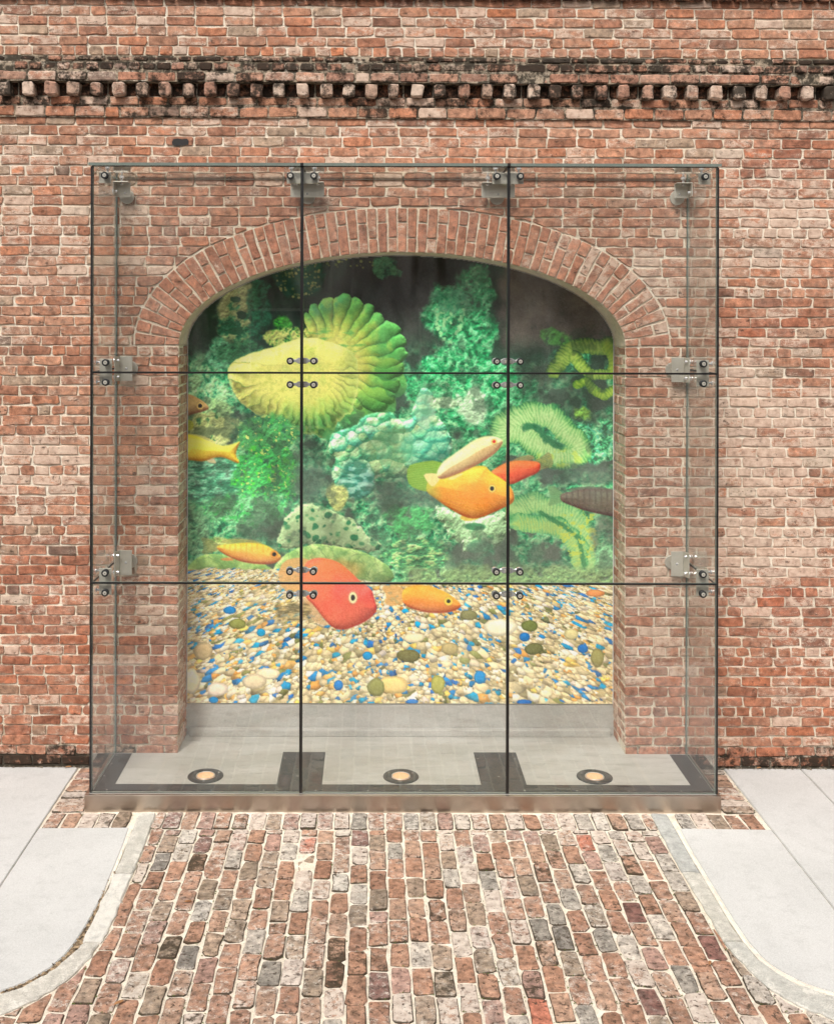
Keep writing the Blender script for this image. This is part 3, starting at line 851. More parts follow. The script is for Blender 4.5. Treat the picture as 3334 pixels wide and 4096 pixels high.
# border along the plinth: soldier row in front, stretchers down both sides
PLX0, PLX1, PLY = -1.841, 2.265, -0.690
x = SLX + .012
while x < SRX - .05:
    wb = .108 + Rp.gauss(0, .003)
    b = min(x+wb-.006, SRX-.012)
    q = rect(x+.005, -.930, b, -.712 + Rp.gauss(0, .002))
    for ln, s in ((KLi, 1), (KRi, -1)): pass
    keep = True
    kxl0, kxl1 = np.interp(-.82, [KLo[1][1], KLo[0][1]], [KLo[1][0], KLo[0][0]]), np.interp(-.82, [KLi[1][1], KLi[0][1]], [KLi[1][0], KLi[0][0]])
    kxr0, kxr1 = np.interp(-.82, [KRi[1][1], KRi[0][1]], [KRi[1][0], KRi[0][0]]), np.interp(-.82, [KRo[1][1], KRo[0][1]], [KRo[1][0], KRo[0][0]])
    for lo, hi in ((kxl0, kxl1), (kxr0, kxr1)):
        if q[0][0] < hi+.006 and q[1][0] > lo-.006:
            c = (q[0][0]+q[1][0])/2
            if c < (lo+hi)/2: q = rect(q[0][0], q[0][1], min(q[1][0], lo-.008), q[2][1])
            else: q = rect(max(q[0][0], hi+.008), q[0][1], q[1][0], q[2][1])
    if q[1][0] - q[0][0] > .03: out.append(q)
    x += wb
for xa, xb in ((SLX+.014, PLX0-.012), (PLX1+.012, SRX-.014)):
    y = -.702
    while y < -.04:
        wb = .102 + Rp.gauss(0, .003)
        out.append(rect(xa, y+.005, xb, min(y+wb-.005, -.014))); y += wb
pcol = [((.40, .225, .15), 20), ((.37, .20, .13), 18), ((.42, .26, .18), 14), ((.33, .175, .115), 12), ((.38, .275, .20), 8), ((.40, .245, .195), 9), ((.30, .265, .225), 3), ((.21, .185, .16), 2), ((.22, .11, .09), 4), ((.47, .41, .35), 5), ((.29, .215, .155), 8), ((.45, .17, .11), 1)]
pk = [c for c, n_ in pcol for _ in range(n_)]
items = []
for i, q in enumerate(out):
    cx = sum(p[0] for p in q)/len(q); cy = sum(p[1] for p in q)/len(q)
    d = cy + CAM_D; px = VPX + cx/d*F_PX; py = VPY + CAM_H/d*F_PX
    vis = -30 < px < PW+30 and py < PH+40
    items.append((abs(area(q))/d**3 if vis else -1, q, px, py))
ordp = sorted(range(len(items)), key=lambda i: -items[i][0]); indiv = set(ordp[:300])
prest = Masonry()
for i, (s_, q, px, py) in enumerate(items):
    Rb = random.Random(i*17+9)
    g = brick_geo(q, Rb.gauss(0, .0022), .05, Rb, bev=.005, rc=.013*Rb.uniform(.5, 1.5), jit=.0030, tilt=.022, edge=.36)  # edge: crevice shade and joint dirt painted on the paver rims
    if g is None: continue
    k = Rb.random()
    wv = .37 + Rb.gauss(0, .09)
    if k < .09: wv = .58 + Rb.random()*.2
    elif k < .30: wv = .45
    if py < 3330: wv += .10
    c = Rb.choice(pk); br = Rb.uniform(.74, .96)
    args = (g, PAVE, [v*br for v in c], (wv, (.30 + Rb.gauss(0, .07)) + (.16 if Rb.random() < .18 else 0), Rb.random()))
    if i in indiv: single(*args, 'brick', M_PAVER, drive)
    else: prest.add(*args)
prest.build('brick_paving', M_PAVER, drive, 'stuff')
# mortar bed of the driveway
xs = np.arange(-4.29, 4.9, .06); ys = np.arange(-3.72, -.0, .06)
V = []; Fc = []; Rm = random.Random(8)
for yv in ys:
    for xv in xs: V.append((xv, yv, -.0095 + Rm.gauss(0, .0016)))
nx = len(xs)
for j in range(len(ys)-1):
    for i in range(nx-1): Fc.append((j*nx+i, j*nx+i+1, (j+1)*nx+i+1, (j+1)*nx+i))
k = Masonry(); k.add((V, Fc, [0]*len(V)), PAVE, (.66, .57, .46), (.52, .25, .1)); k.build('mortar_bed', M_MORTAR, drive)

# moss tufts in the joints, leaf litter along the left kerb (nobody could count either)
def flecks(spots, name, mat, smin, smax, seed, z=.0, flat=.35):
    Rf = random.Random(seed); gg = Geo()
    for (x, y) in spots:
        s = Rf.uniform(smin, smax); a = Rf.uniform(0, 6.28); ti = Rf.gauss(0, flat); tj = Rf.gauss(0, flat)
        pts = [(math.cos(a+t)*s*r_, math.sin(a+t)*s*r_*.6) for t, r_ in ((0, 1), (1.2, .8), (2.4, .9), (3.3, .9), (4.6, .7), (5.4, .8))]
        zz = z + Rf.uniform(0, .004)
        v = [(x+p[0], y+p[1], zz + max(-.004, p[0]*ti+p[1]*tj)) for p in pts] + [(x, y, zz+s*.25)]
        gg.add(v, [(i, (i+1) % 6, 6) for i in range(6)])
    o = gg.build(name, mat, recalc=False); return o
Rf = random.Random(77); spots = []
for i in ordp[:360]:
    q = items[i][1]
    if Rf.random() < .5:
        a, b = q[0], q[1]
        for _ in range(Rf.randint(2, 9)):
            t = Rf.random()
            if Rf.random() < .6: spots.append((a[0]+(b[0]-a[0])*t, a[1]-.003+Rf.gauss(0, .002)))
            else: spots.append((b[0]+.004, b[1] + (q[2][1]-b[1])*t))
o = flecks(spots, 'moss', M_MOSS, .003, .007, 5, -.004); tag(o, 'green moss growing in the joints of the driveway bricks', 'moss', kind='stuff')
spots = []
LA, LB = np.array(KLo[3:13]), np.array(SLe[2:12])
for _ in range(900):
    t = Rf.random()*8.99; i = int(t); f = t-i; s = Rf.random()
    a = LA[i]*(1-f) + LA[i+1]*f; b = LB[i]*(1-f) + LB[i+1]*f
    p = a*(1-s) + b*s; spots.append((float(p[0]), float(p[1])))
o = flecks(spots, 'leaf_litter', M_LITTER, .006, .018, 6, -.008); tag(o, 'brown leaf litter caught between the curved left kerb and the sidewalk', 'leaf litter', kind='stuff')
spots = [(Rf.uniform(-4, -1.9), -.012 - abs(Rf.gauss(0, .008))) for _ in range(260)] + [(Rf.uniform(2.3, 4.6), -.012 - abs(Rf.gauss(0, .008))) for _ in range(260)]
o = flecks(spots, 'wall_foot_dirt', M_GROUND, .004, .013, 9, .003); tag(o, 'dark dirt gathered along the foot of the brick wall', 'dirt', kind='stuff')
# single fallen leaves
def leaf(px, py, size, rot, label):
    x, y = on_ground(px, py); gg = Geo(); pts = []
    for t in np.linspace(-1, 1, 9): pts.append((t*size, math.sqrt(max(0, 1-t*t))*size*.42))
    outl = pts + [(p[0], -p[1]) for p in pts[::-1]][1:-1]
    c, s = math.cos(rot), math.sin(rot)
    v = []
    for p in outl: v.append((x+p[0]*c-p[1]*s, y+p[0]*s+p[1]*c, .006 + abs(p[1])*.5 + .1*abs(p[0])))
    v += [(q[0], q[1], q[2]-.0015) for q in v]
    n = len(outl); f = [list(range(n)), list(range(n, 2*n))[::-1]] + [(i, i+n, (i+1) % n+n, (i+1) % n) for i in range(n)]
    gg.add(v, f); tag(gg.build('fallen_leaf', M_LEAF), label, 'leaf', 'fallen leaves')
leaf(274, 3072, .022, .2, 'orange dry leaf at the foot of the wall left of the glass box')
leaf(3034, 3076, .020, .5, 'rust brown dry leaf at the foot of the wall right of the glass box')
leaf(752, 3612, .020, .1, 'small tan leaf lying on the left part of the brick driveway')
leaf(476, 4018, .024, .7, 'brown curled leaf on the driveway bricks near the lower left corner')
leaf(2838, 2996+880/1.0212, .018, 1.2, 'small pale leaf on the driveway bricks beside the right kerb')
# ================================================================== glass enclosure on its steel plinth
GX = [-1.813, -0.448, 0.890, 2.249]; GY = -0.658; GZ = [0.104, 1.462, 2.827, 4.163]; RZ = 4.168; TH = 0.016
box = tag(empty('glass_enclosure', (.218, -.33, 0)), 'large clear glass box of bolted panes over the arched niche on a steel plinth', 'glass enclosure')
def pane(lo, hi, thin):
    g = Geo(); g.box(lo, hi)
    for k in range(len(g.f)):
        c = [sum(g.v[i][a] for i in g.f[k])/4 for a in range(3)]
        big = abs(c[thin]-lo[thin]) < 1e-5 or abs(c[thin]-hi[thin]) < 1e-5
        g.m[k] = 0 if big else 1
    return g.build('pane', [M_GLASS, M_EDGE], box)
VG, HG = 0.010, 0.0065          # half joints
for i in range(3):
    for j in range(3):
        pane((GX[i] + (VG if i else .009), GY, GZ[j] + (HG if j else .0)), (GX[i+1] - (VG if i < 2 else .009), GY+TH, GZ[j+1] - (HG if j < 2 else .0)), 1)
for xs_ in ((GX[0]-.002, GX[0]+.012), (GX[3]-.012, GX[3]+.002)):
    for j in range(3):
        pane((xs_[0], GY+TH+.004, GZ[j] + (HG if j else 0)), (xs_[1], -.012, GZ[j+1] - (HG if j < 2 else 0)), 0)
for i in range(3):
    pane((GX[i] + (VG if i else -.016), GY-.014, RZ), (GX[i+1] - (VG if i < 2 else -.016), -.012, RZ+.019), 2)
def joint(lo, hi, name='silicone_joint'):
    g = Geo(); g.box(lo, hi); return g.build(name, M_SILICONE, box)
for i in (1, 2):
    joint((GX[i]-VG+.0005, GY-.002, GZ[0]), (GX[i]+VG-.0005, GY+TH+.002, GZ[3]))
    joint((GX[i]-VG+.0005, GY-.016, RZ+.0005), (GX[i]+VG-.0005, -.013, RZ+.0195))
for j in (1, 2):
    for i in range(3):
        joint((GX[i]+(VG if i else .009)+.0005, GY-.001, GZ[j]-HG+.0005), (GX[i+1]-(VG if i < 2 else .009)-.0005, GY+TH+.001, GZ[j]+HG-.0005))
    for x0, x1 in ((GX[0]-.003, GX[0]+.013), (GX[3]-.013, GX[3]+.003)):
        joint((x0, GY+TH+.0045, GZ[j]-HG+.0005), (x1, -.0125, GZ[j]+HG-.0005))
for x0, x1 in ((GX[0]-.004, GX[0]+.0088), (GX[3]-.0088, GX[3]+.004)):
    joint((x0, GY-.001, GZ[0]), (x1, GY+TH+.0035, GZ[3]))
joint((GX[0]+.001, GY+.001, GZ[3]+.0005), (GX[3]-.001, GY+TH, RZ-.0005))
joint((GX[0], GY-.001, .1005), (GX[3], GY+TH+.001, .1038))
# slim channels where the side panes and the roof meet the wall
for x0, x1 in ((GX[0]-.001, GX[0]+.013), (GX[3]-.013, GX[3]+.001)):
    g = Geo(); g.box((x0, -.0115, .101), (x1, .006, RZ-.001)); g.build('wall_channel', M_SILICONE, box)
    g = Geo(); xx = x1+.0005 if x0 < 0 else x0-.0035; g.box((xx, -.012, .101), (xx+.003, .006, RZ-.001)); g.build('wall_channel', M_EDGE, box)
g = Geo(); g.box((GX[0]-.016, -.0115, RZ-.001), (GX[3]+.016, .006, RZ+.020)); g.build('wall_channel', M_FITTING, box)

# ---- steel plinth and floor plates
g = Geo()
g.box((PLX0, PLY, -.02), (PLX1, PLY+.024, .1), bev=.002)
g.box((PLX0, PLY+.0245, -.02), (PLX0+.024, -.012, .1), bev=.002)
g.box((PLX1-.024, PLY+.0245, -.02), (PLX1, -.012, .1), bev=.002)
g.build('plinth', M_STEEL, box)
FZ = .1
floor = Geo()
floor.prism([(PLX0+.0245, PLY+.0245), (PLX1-.0245, PLY+.0245), (PLX1-.0245, -.004), (JR+.004, -.004), (JR+.004, NICHE-.0125), (JL-.004, NICHE-.0125), (JL-.004, -.004), (PLX0+.0245, -.004)], -.02, FZ, 2)
o = floor.build('concrete_floor', M_FLOOR); tag(o, kind='structure')
def plate(x0, x1, y0, y1, screws):
    g = Geo(); g.box((x0, y0, FZ+.0005), (x1, y1, FZ+.0035)); p = g.build('floor_plate', M_PLATE, box)
    for sx, sy in screws:
        s_ = Geo(); s_.cyl((sx, sy, 0), 2, .006, FZ+.0036, FZ+.0055, 10); s_.build('screw', M_CHROME, p)
plate(GX[0]+.014, GX[3]-.014, GY+TH+.006, -.527, [(GX[0]+.1+.34*k, -.62) for k in range(12)])
plate(GX[0]+.014, GX[0]+.132, -.5265, -.02, [(GX[0]+.03, -.4), (GX[0]+.03, -.2), (GX[0]+.03, -.05)])
plate(GX[3]-.132, GX[3]-.014, -.5265, -.02, [(GX[3]-.03, -.4), (GX[3]-.03, -.2), (GX[3]-.03, -.05)])
for xc in (-.466, .884):
    plate(xc-.150, xc+.150, -.5265, .012, [(xc-.02, -.4), (xc-.13, -.1), (xc+.13, -.1)])

# ---- fittings
def part(g, name, mat, parent): return g.build(name, mat, parent)
def bolt_front(parent, x, z, y_in):
    """countersunk bolt through the front glass: black gasket ring, steel head with a socket"""
    g = Geo(); g.cyl((x, 0, z), 1, .0235, GY-.0008, GY-.009, 28, bev=.003); part(g, 'washer', M_RUBBER, parent)
    g = Geo(); g.cyl((x, 0, z), 1, .022, GY+TH+.001, GY+TH+.006, 24); part(g, 'washer', M_RUBBER, parent)
    g = Geo(); g.cyl((x, 0, z), 1, .0125, GY-.0092, GY-.0125, 24, bev=.001); part(g, 'bolt', M_FITTING, parent)
    g = Geo(); g.cyl((x, 0, z), 1, .008, GY+TH+.0062, y_in, 14); part(g, 'rod', M_FITTING, parent)
    g = Geo(); g.cyl((x, 0, z), 1, .0032, GY-.0126, GY-.0131, 8); part(g, 'socket', M_RUBBER, parent)
def link_bracket(x, z):
    """two-armed chrome link behind a vertical joint"""
    y0, y1 = GY+.040, GY+.062
    top = [(-.103, .004), (-.098, .016), (-.082, .0225), (-.066, .018), (-.056, .009), (-.042, .009), (-.030, .018), (-.024, .0195), (.024, .0195), (.030, .018), (.042, .009), (.056, .009), (.066, .018), (.082, .0225), (.098, .016), (.103, .004)]
    pl = top + [(a, -b) for a, b in top[::-1]]
    bm = bmesh.new(); vs = [bm.verts.new((x+a, y0, z+b)) for a, b in pl]; f = bm.faces.new(vs)
    r = bmesh.ops.extrude_face_region(bm, geom=[f])
    for q in r['geom']:
        if isinstance(q, bmesh.types.BMVert): q.co.y = y1
    bmesh.ops.recalc_face_normals(bm, faces=bm.faces)
    bmesh.ops.bevel(bm, geom=list(bm.edges), offset=.003, segments=1, affect='EDGES')
    g = Geo(); g.bm(bm); br = part(g, 'bracket', M_CHROME, box)
    g = Geo(); g.box((x-.020, y0-.006, z-.012), (x-.002, y0-.0005, z+.008), bev=.001); g.box((x+.002, y0-.006, z-.012), (x+.020, y0-.0005, z+.008), bev=.001); part(g, 'clamp', M_FITTING, br)
    bolt_front(br, x-.076, z, y0-.0005); bolt_front(br, x+.076, z, y0-.0005)
for xi in (1, 2):
    for zj in (1, 2):
        link_bracket(GX[xi]+.002, GZ[zj]+.077); link_bracket(GX[xi]+.002, GZ[zj]-.077)

def side_bolt(parent, sg, x, y, z, wide=.016):
    """bolt through a side pane: polished caps on both faces"""
    g = Geo()
    g.cyl((0, y, z), 0, wide, x + sg*.004, x + sg*.012, 18, bev=.002)
    g.cyl((0, y, z), 0, .008, x + sg*.012, x + sg*.030, 12)
    g.cyl((0, y, z), 0, .013, x + sg*.0355, x + sg*.052, 16, bev=.003)
    part(g, 'bolt', M_CHROME, parent)
def corner_bracket(sg, z):
    """angle plate tying front and side pane across a horizontal joint; sg=+1 at the left corner"""
    xe = GX[0]+.013 if sg > 0 else GX[3]-.013
    xa, xb = xe + sg*.032, xe + sg*.113
    g = Geo()
    g.box((min(xa, xb), GY+.044, z-.086), (max(xa, xb), GY+.050, z+.086), bev=.0015)
    g.box((min(xa, xa+sg*.006), GY+.0505, z-.086), (max(xa, xa+sg*.006), GY+.10, z+.086), bev=.0015)
    br = part(g, 'bracket', M_FITTING, box)
    xm = xe + sg*.082
    bolt_front(br, xm, z+.064, GY+.0435); bolt_front(br, xm, z-.064, GY+.0435)
    for q in (.064, -.064):
        g = Geo(); g.cyl((0, GY+.075, z+q), 0, .015, xe + sg*.002, xe + sg*.010, 16, bev=.002); g.cyl((0, GY+.075, z+q), 0, .007, xe + sg*.0105, xa - sg*.0005, 10); part(g, 'bolt', M_CHROME, br)
def wall_bracket(sg, z):
    xe = GX[0]+.016 if sg > 0 else GX[3]-.016
    x0, x1 = xe + sg*.010, xe + sg*.122
    g = Geo()
    g.box((min(x0+sg*.025, x1), -.066, z-.087), (max(x0+sg*.025, x1), -.060, z+.087), bev=.0015)
    g.prism([(x0, -.125), (x0+sg*.006, -.125), (x0+sg*.024, -.0665), (x0+sg*.024, -.060), (x0+sg*.019, -.060)], z-.087, z+.087, 2)
    br = part(g, 'bracket', M_FITTING, box)
    cx = xe + sg*.100
    g = Geo(); g.cyl((cx, 0, z), 1, .050, -.014, -.004, 28, bev=.002); g.cyl((cx, 0, z), 1, .012, -.0595, -.0145, 14); part(g, 'wall_disc', M_FITTING, br)
    g = Geo(); g.cyl((cx-sg*.02, 0, z), 1, .009, -.0665, -.071, 14, r2=.005); part(g, 'screw', M_CHROME, br)
    for q in (.058, -.058):
        g = Geo(); g.cyl((0, -.10, z+q), 0, .016, xe - sg*.001, xe + sg*.0095, 18, bev=.002); g.cyl((0, -.10, z+q), 0, .010, x0 + sg*.0105, x0 + sg*.030, 16, bev=.002); part(g, 'bolt', M_CHROME, br)
for sg in (1, -1):
    for zj in (1, 2): corner_bracket(sg, GZ[zj]); wall_bracket(sg, GZ[zj])
def roof_bolt(parent, x, y):
    g = Geo(); g.cyl((x, y, 0), 2, .018, RZ-.001, RZ-.010, 18, bev=.002); g.cyl((x, y, 0), 2, .008, RZ-.010, RZ-.0335, 12); g.cyl((x, y, 0), 2, .012, RZ-.041, RZ-.056, 16, bev=.002); part(g, 'bolt', M_CHROME, parent)
def top_front_bracket(xa, xb, bolts):
    """angle under the roof edge: vertical plate behind the front panes, flange under the roof panes"""
    g = Geo()
    g.box((xa, GY+.044, RZ-.108), (xb, GY+.050, RZ-.034), bev=.0015)
    g.box((xa, GY+.0505, RZ-.0400), (xb, GY+.105, RZ-.0340), bev=.0015)
    br = part(g, 'bracket', M_FITTING, box)
    for x in bolts:
        bolt_front(br, x, RZ-.063, GY+.0435); roof_bolt(br, x, GY+.082)
top_front_bracket(GX[0]+.038, GX[0]+.118, [GX[0]+.086])
top_front_bracket(GX[3]-.118, GX[3]-.038, [GX[3]-.086])
for i in (1, 2): top_front_bracket(GX[i]-.102, GX[i]+.102, [GX[i]-.076, GX[i]+.076])
def top_wall_bracket(x0, x1, leg, bolts):
    """angle on the wall under the roof: plate, flange below the roof panes, disc on the brickwork"""
    g = Geo()
    g.box((x0, -.075, RZ-.135), (x1, -.069, RZ-.034), bev=.0015)
    g.box((x0, -.150, RZ-.0400), (x1, -.0755, RZ-.0340), bev=.0015)
    if leg: 
        xl = x0 if leg > 0 else x1-.006
        g.box((xl, -.150, RZ-.130), (xl+.006, -.0755, RZ-.0405), bev=.0015)
    br = part(g, 'bracket', M_FITTING, box)
    xc = (x0+x1)/2 + .014*leg
    g = Geo(); g.cyl((xc, 0, RZ-.125), 1, .052, -.014, -.004, 28, bev=.002); g.cyl((xc, 0, RZ-.115), 1, .012, -.0685, -.0145, 14); part(g, 'wall_disc', M_FITTING, br)
    g = Geo(); g.cyl((xc, 0, RZ-.110), 1, .008, -.0755, -.080, 12, r2=.005); part(g, 'screw', M_CHROME, br)
    for x in bolts: roof_bolt(br, x, -.112)
    if leg:
        xl = x0 if leg > 0 else x1
        g = Geo(); g.cyl((0, -.112, RZ-.10), 0, .016, xl-leg*.003, xl-leg*.012, 16, bev=.002); g.cyl((0, -.112, RZ-.10), 0, .011, xl+leg*.0065, xl+leg*.022, 14); part(g, 'bolt', M_CHROME, br)
top_wall_bracket(GX[0]+.018, GX[0]+.124, 1, [GX[0]+.072])
top_wall_bracket(GX[3]-.124, GX[3]-.018, -1, [GX[3]-.072])
for i in (1, 2): top_wall_bracket(GX[i]-.118, GX[i]+.118, 0, [GX[i]-.076, GX[i]+.076])

# ================================================================== in-ground uplights
for (x, lab) in ((-1.104, 'round recessed uplight glowing warm in the floor under the left panes'), (.208, 'round recessed uplight glowing warm in the floor under the middle panes'), (1.509, 'round recessed uplight glowing warm in the floor under the right panes')):
    y = -.395
    t = tag(empty('uplight', (x, y, FZ)), lab, 'light', 'uplights in the concrete floor')
    g = Geo(); n = 48
    prof = [(.120, FZ+.0005), (.119, FZ+.004), (.112, FZ+.007), (.070, FZ+.006), (.064, FZ+.002), (.064, FZ+.0006)]
    vs = [(x+r*math.cos(2*math.pi*k/n), y+r*math.sin(2*math.pi*k/n), z) for r, z in prof for k in range(n)]
    fs = [(q*n+k, q*n+(k+1) % n, (q+1)*n+(k+1) % n, (q+1)*n+k) for q in range(len(prof)-1) for k in range(n)]
    g.add(vs, fs); g.build('bezel', M_BEZEL if 'M_BEZEL' in globals() else M_PLATE, t, smooth_angle=40)
    g = Geo(); vs = [(x, y, FZ+.009)]; 
    for r, z in ((.03, FZ+.0085), (.052, FZ+.0065), (.0635, FZ+.003)): vs += [(x+r*math.cos(2*math.pi*k/n), y+r*math.sin(2*math.pi*k/n), z) for k in range(n)]
    fs = [(0, 1+k, 1+(k+1) % n) for k in range(n)] + [(1+q*n+k, 1+(q+1)*n+k, 1+(q+1)*n+(k+1) % n, 1+q*n+(k+1) % n) for q in range(2) for k in range(n)]
    g.add(vs, fs); g.build('lens', M_LAMP, t, smooth_angle=60)
    g = Geo(); prof = [(.0642, FZ+.006), (.0625, FZ+.0085), (.056, FZ+.0085), (.054, FZ+.0068)]
    vs = [(x+r*math.cos(2*math.pi*k/n), y+r*math.sin(2*math.pi*k/n), z) for r, z in prof for k in range(n)]
    g.add(vs, [(q*n+k, q*n+(k+1) % n, (q+1)*n+(k+1) % n, (q+1)*n+k) for q in range(3) for k in range(n)]); g.build('inner_ring', M_FITTING, t, smooth_angle=40)
    for a in (.5, 2.6, 4.7):
        s_ = Geo(); s_.cyl((x+.093*math.cos(a), y+.093*math.sin(a), 0), 2, .005, FZ+.0062, FZ+.009, 10); s_.build('screw', M_CHROME, t)

# ================================================================== building across the street (mirrored in the glass)
bl = tag(empty('building', (-8, -17.5, 0)), 'dark brick building across the street, mirrored in the left and middle panes', 'building')
b2 = tag(empty('building', (16, -17.5, 0)), 'pale stucco building across the street, mirrored in the right panes', 'building')
for par, mt, x0, x1, hz in ((bl, M_FACADE, -26, 5.6, 9.5), (b2, M_STUCCO, 6.4, 30, 8.2)):
    g = Geo(); g.box((x0, -24, -.1), (x1, -17.3, hz)); g.build('wall', mt, par)
    g = Geo(); g.box((x0-.25, -24.3, hz), (x1+.25, -17.0, hz+.5)); g.build('roof', M_FACADE, par)
    k = 0
    while x0 + 1.2 + 3.7*k + 1.6 < x1:
        xw = x0 + 1.2 + 3.7*k; k += 1
        for z0, z1 in ((.9, 3.4), (5.0, 7.4)):
            g = Geo(); g.box((xw-.06, -17.31, z0-.06), (xw+1.46, -17.24, z1+.06)); wd = g.build('window', M_TRIM, par)
            g = Geo(); g.box((xw, -17.29, z0), (xw+1.4, -17.225, z1)); g.build('pane', M_WINDOW, wd)
# ================================================================== printed aquarium mural (painted procedurally, photo units at 1736 px width)
MY = NICHE - 0.022
SB = (CAM_D + MY)/F_PX*1.92051
MX0, MX1, MZ0 = 379.0, 1291.0, 520.0; MZ1 = 1465.0
STEP = 1.45
gx = np.arange(MX0, MX1+.1, STEP); gy = np.arange(MZ0, MZ1+.1, STEP); gy[-1] = MZ1
X, Y = np.meshgrid(gx, gy); H_, W_ = X.shape
def vnoise(x, y, seed):
    r = np.random.RandomState(seed).rand(256, 256)
    xi = np.floor(x).astype(int); yi = np.floor(y).astype(int); fx = x-xi; fy = y-yi
    fx = fx*fx*(3-2*fx); fy = fy*fy*(3-2*fy)
    a = r[yi % 256, xi % 256]; b = r[yi % 256, (xi+1) % 256]; c = r[(yi+1) % 256, xi % 256]; d = r[(yi+1) % 256, (xi+1) % 256]
    return (a*(1-fx)+b*fx)*(1-fy) + (c*(1-fx)+d*fx)*fy
def gnoise(xv, yv, seed):
    """the same lattice noise on the regular grid, rows and columns apart"""
    r = np.random.RandomState(seed).rand(256, 256)
    xi = np.floor(xv).astype(int); fx = xv-xi; fx = fx*fx*(3-2*fx); yi = np.floor(yv).astype(int); fy = yv-yi; fy = (fy*fy*(3-2*fy))[:, None]
    r1 = r[:, xi % 256]*(1-fx) + r[:, (xi+1) % 256]*fx
    return r1[yi % 256]*(1-fy) + r1[(yi+1) % 256]*fy
def fbm(scale, seed, oct=4, ax=1.0, ay=1.0, gain=.55, x=None, y=None):
    if x is None:
        v = 0; a = 1.0; t = 0; f = 1.0/scale
        for k in range(oct):
            v = v + a*gnoise(gx*f*ax + 17*k, gy*f*ay + 31*k, seed+k); t += a; a *= gain; f *= 2.03
        return v/t
    v = np.zeros_like(x); a = 1.0; t = 0; f = 1.0/scale
    for k in range(oct):
        v += a*vnoise(x*f*ax + 17*k, y*f*ay + 31*k, seed+k); t += a; a *= gain; f *= 2.03
    return v/t
def ss(a, b, v):
    t = np.clip((v-a)/(b-a), 0, 1); return t*t*(3-2*t)
def sdf(P, x=None, y=None):
    """signed distance, positive inside"""
    if x is None:
        PA = np.array(P); lo = PA.min(0)-24; hi = PA.max(0)+24
        j = (gx >= lo[0]) & (gx <= hi[0]); i = (gy >= lo[1]) & (gy <= hi[1]); res = np.full(X.shape, -24.0)
        j0, j1 = np.where(j)[0][[0, -1]]; i0, i1 = np.where(i)[0][[0, -1]]
        res[i0:i1+1, j0:j1+1] = sdf(P, X[i0:i1+1, j0:j1+1], Y[i0:i1+1, j0:j1+1]); return res
    d = np.full(x.shape, 1e9); ins = np.zeros(x.shape, bool); n = len(P)
    for i in range(n):
        (ax, ay), (bx, by) = P[i], P[(i+1) % n]
        dx, dy = bx-ax, by-ay; t = np.clip(((x-ax)*dx+(y-ay)*dy)/(dx*dx+dy*dy+1e-9), 0, 1)
        d = np.minimum(d, (x-ax-dx*t)**2 + (y-ay-dy*t)**2)
        c = ((ay > y) != (by > y)) & (x < (bx-ax)*(y-ay)/(by-ay+1e-12)+ax); ins ^= c
    d = np.sqrt(d); return np.where(ins, d, -d)
def smoothpoly(P, it=2):
    for _ in range(it):
        Q = []
        for i in range(len(P)):
            a, b = P[i], P[(i+1) % len(P)]
            Q += [(a[0]*.75+b[0]*.25, a[1]*.75+b[1]*.25), (a[0]*.25+b[0]*.75, a[1]*.25+b[1]*.75)]
        P = Q
    return P
def dome_light(d, w_, k=.5):
    """print shading of a rounded form from its edge distance, lit from the upper left"""
    h = np.sqrt(np.clip(1-(1-np.clip(d/w_, 0, 1))**2, 0, 1)); gy_, gx_ = np.gradient(h, STEP)
    return 1 + np.clip((gx_*.45 + gy_*.9)*w_*k, -.42, .34)
C = np.zeros((H_, W_, 3))
def col(c): return np.array(c, float)
def shade(m, f):
    global C
    C = C*(1 + (f-1)*m)[..., None]
def over(m, c):
    global C
    rows = np.where(m.max(1) > .002)[0]; cols = np.where(m.max(0) > .002)[0]
    if len(rows) == 0: return
    sl = (slice(rows[0], rows[-1]+1), slice(cols[0], cols[-1]+1)); mm = m[sl][..., None]
    cc = c[sl] if isinstance(c, np.ndarray) and c.ndim == 3 else col(c)
    C[sl] = C[sl]*(1-mm) + cc*mm
def lerp3(t, *cols):
    """t 0..1 through several colours"""
    n = len(cols)-1; out = np.zeros(t.shape+(3,)); tt = np.clip(t, 0, 1)*n
    for i in range(n):
        w_ = np.clip(tt-i, 0, 1)[..., None] if i == 0 else np.clip(tt-i, 0, 1)[..., None]
        if i == 0: out[:] = col(cols[0])
        out = out + (col(cols[i+1])-col(cols[i]))*w_
    return out
def blob(cx, cy, rx, ry, rag=.45, seed=1, soft=.35, sc=22):
    r = ((X-cx)/rx)**2 + ((Y-cy)/ry)**2; r = np.sqrt(r) + (fbm(sc, seed, 4)-.5)*2*rag
    return ss(1.0+soft/2, 1.0-soft/2, r)
n_f = fbm(7, 100, 4); n_m = fbm(26, 120, 5); n_c = fbm(90, 140, 4); n_g = fbm(2.6, 160, 2)
wx = (fbm(30, 170, 3)-.5)*26; wy = (fbm(30, 180, 3)-.5)*26
rid = 1-np.abs(2*fbm(16, 200, 4, x=X+wx, y=Y+wy)-1)
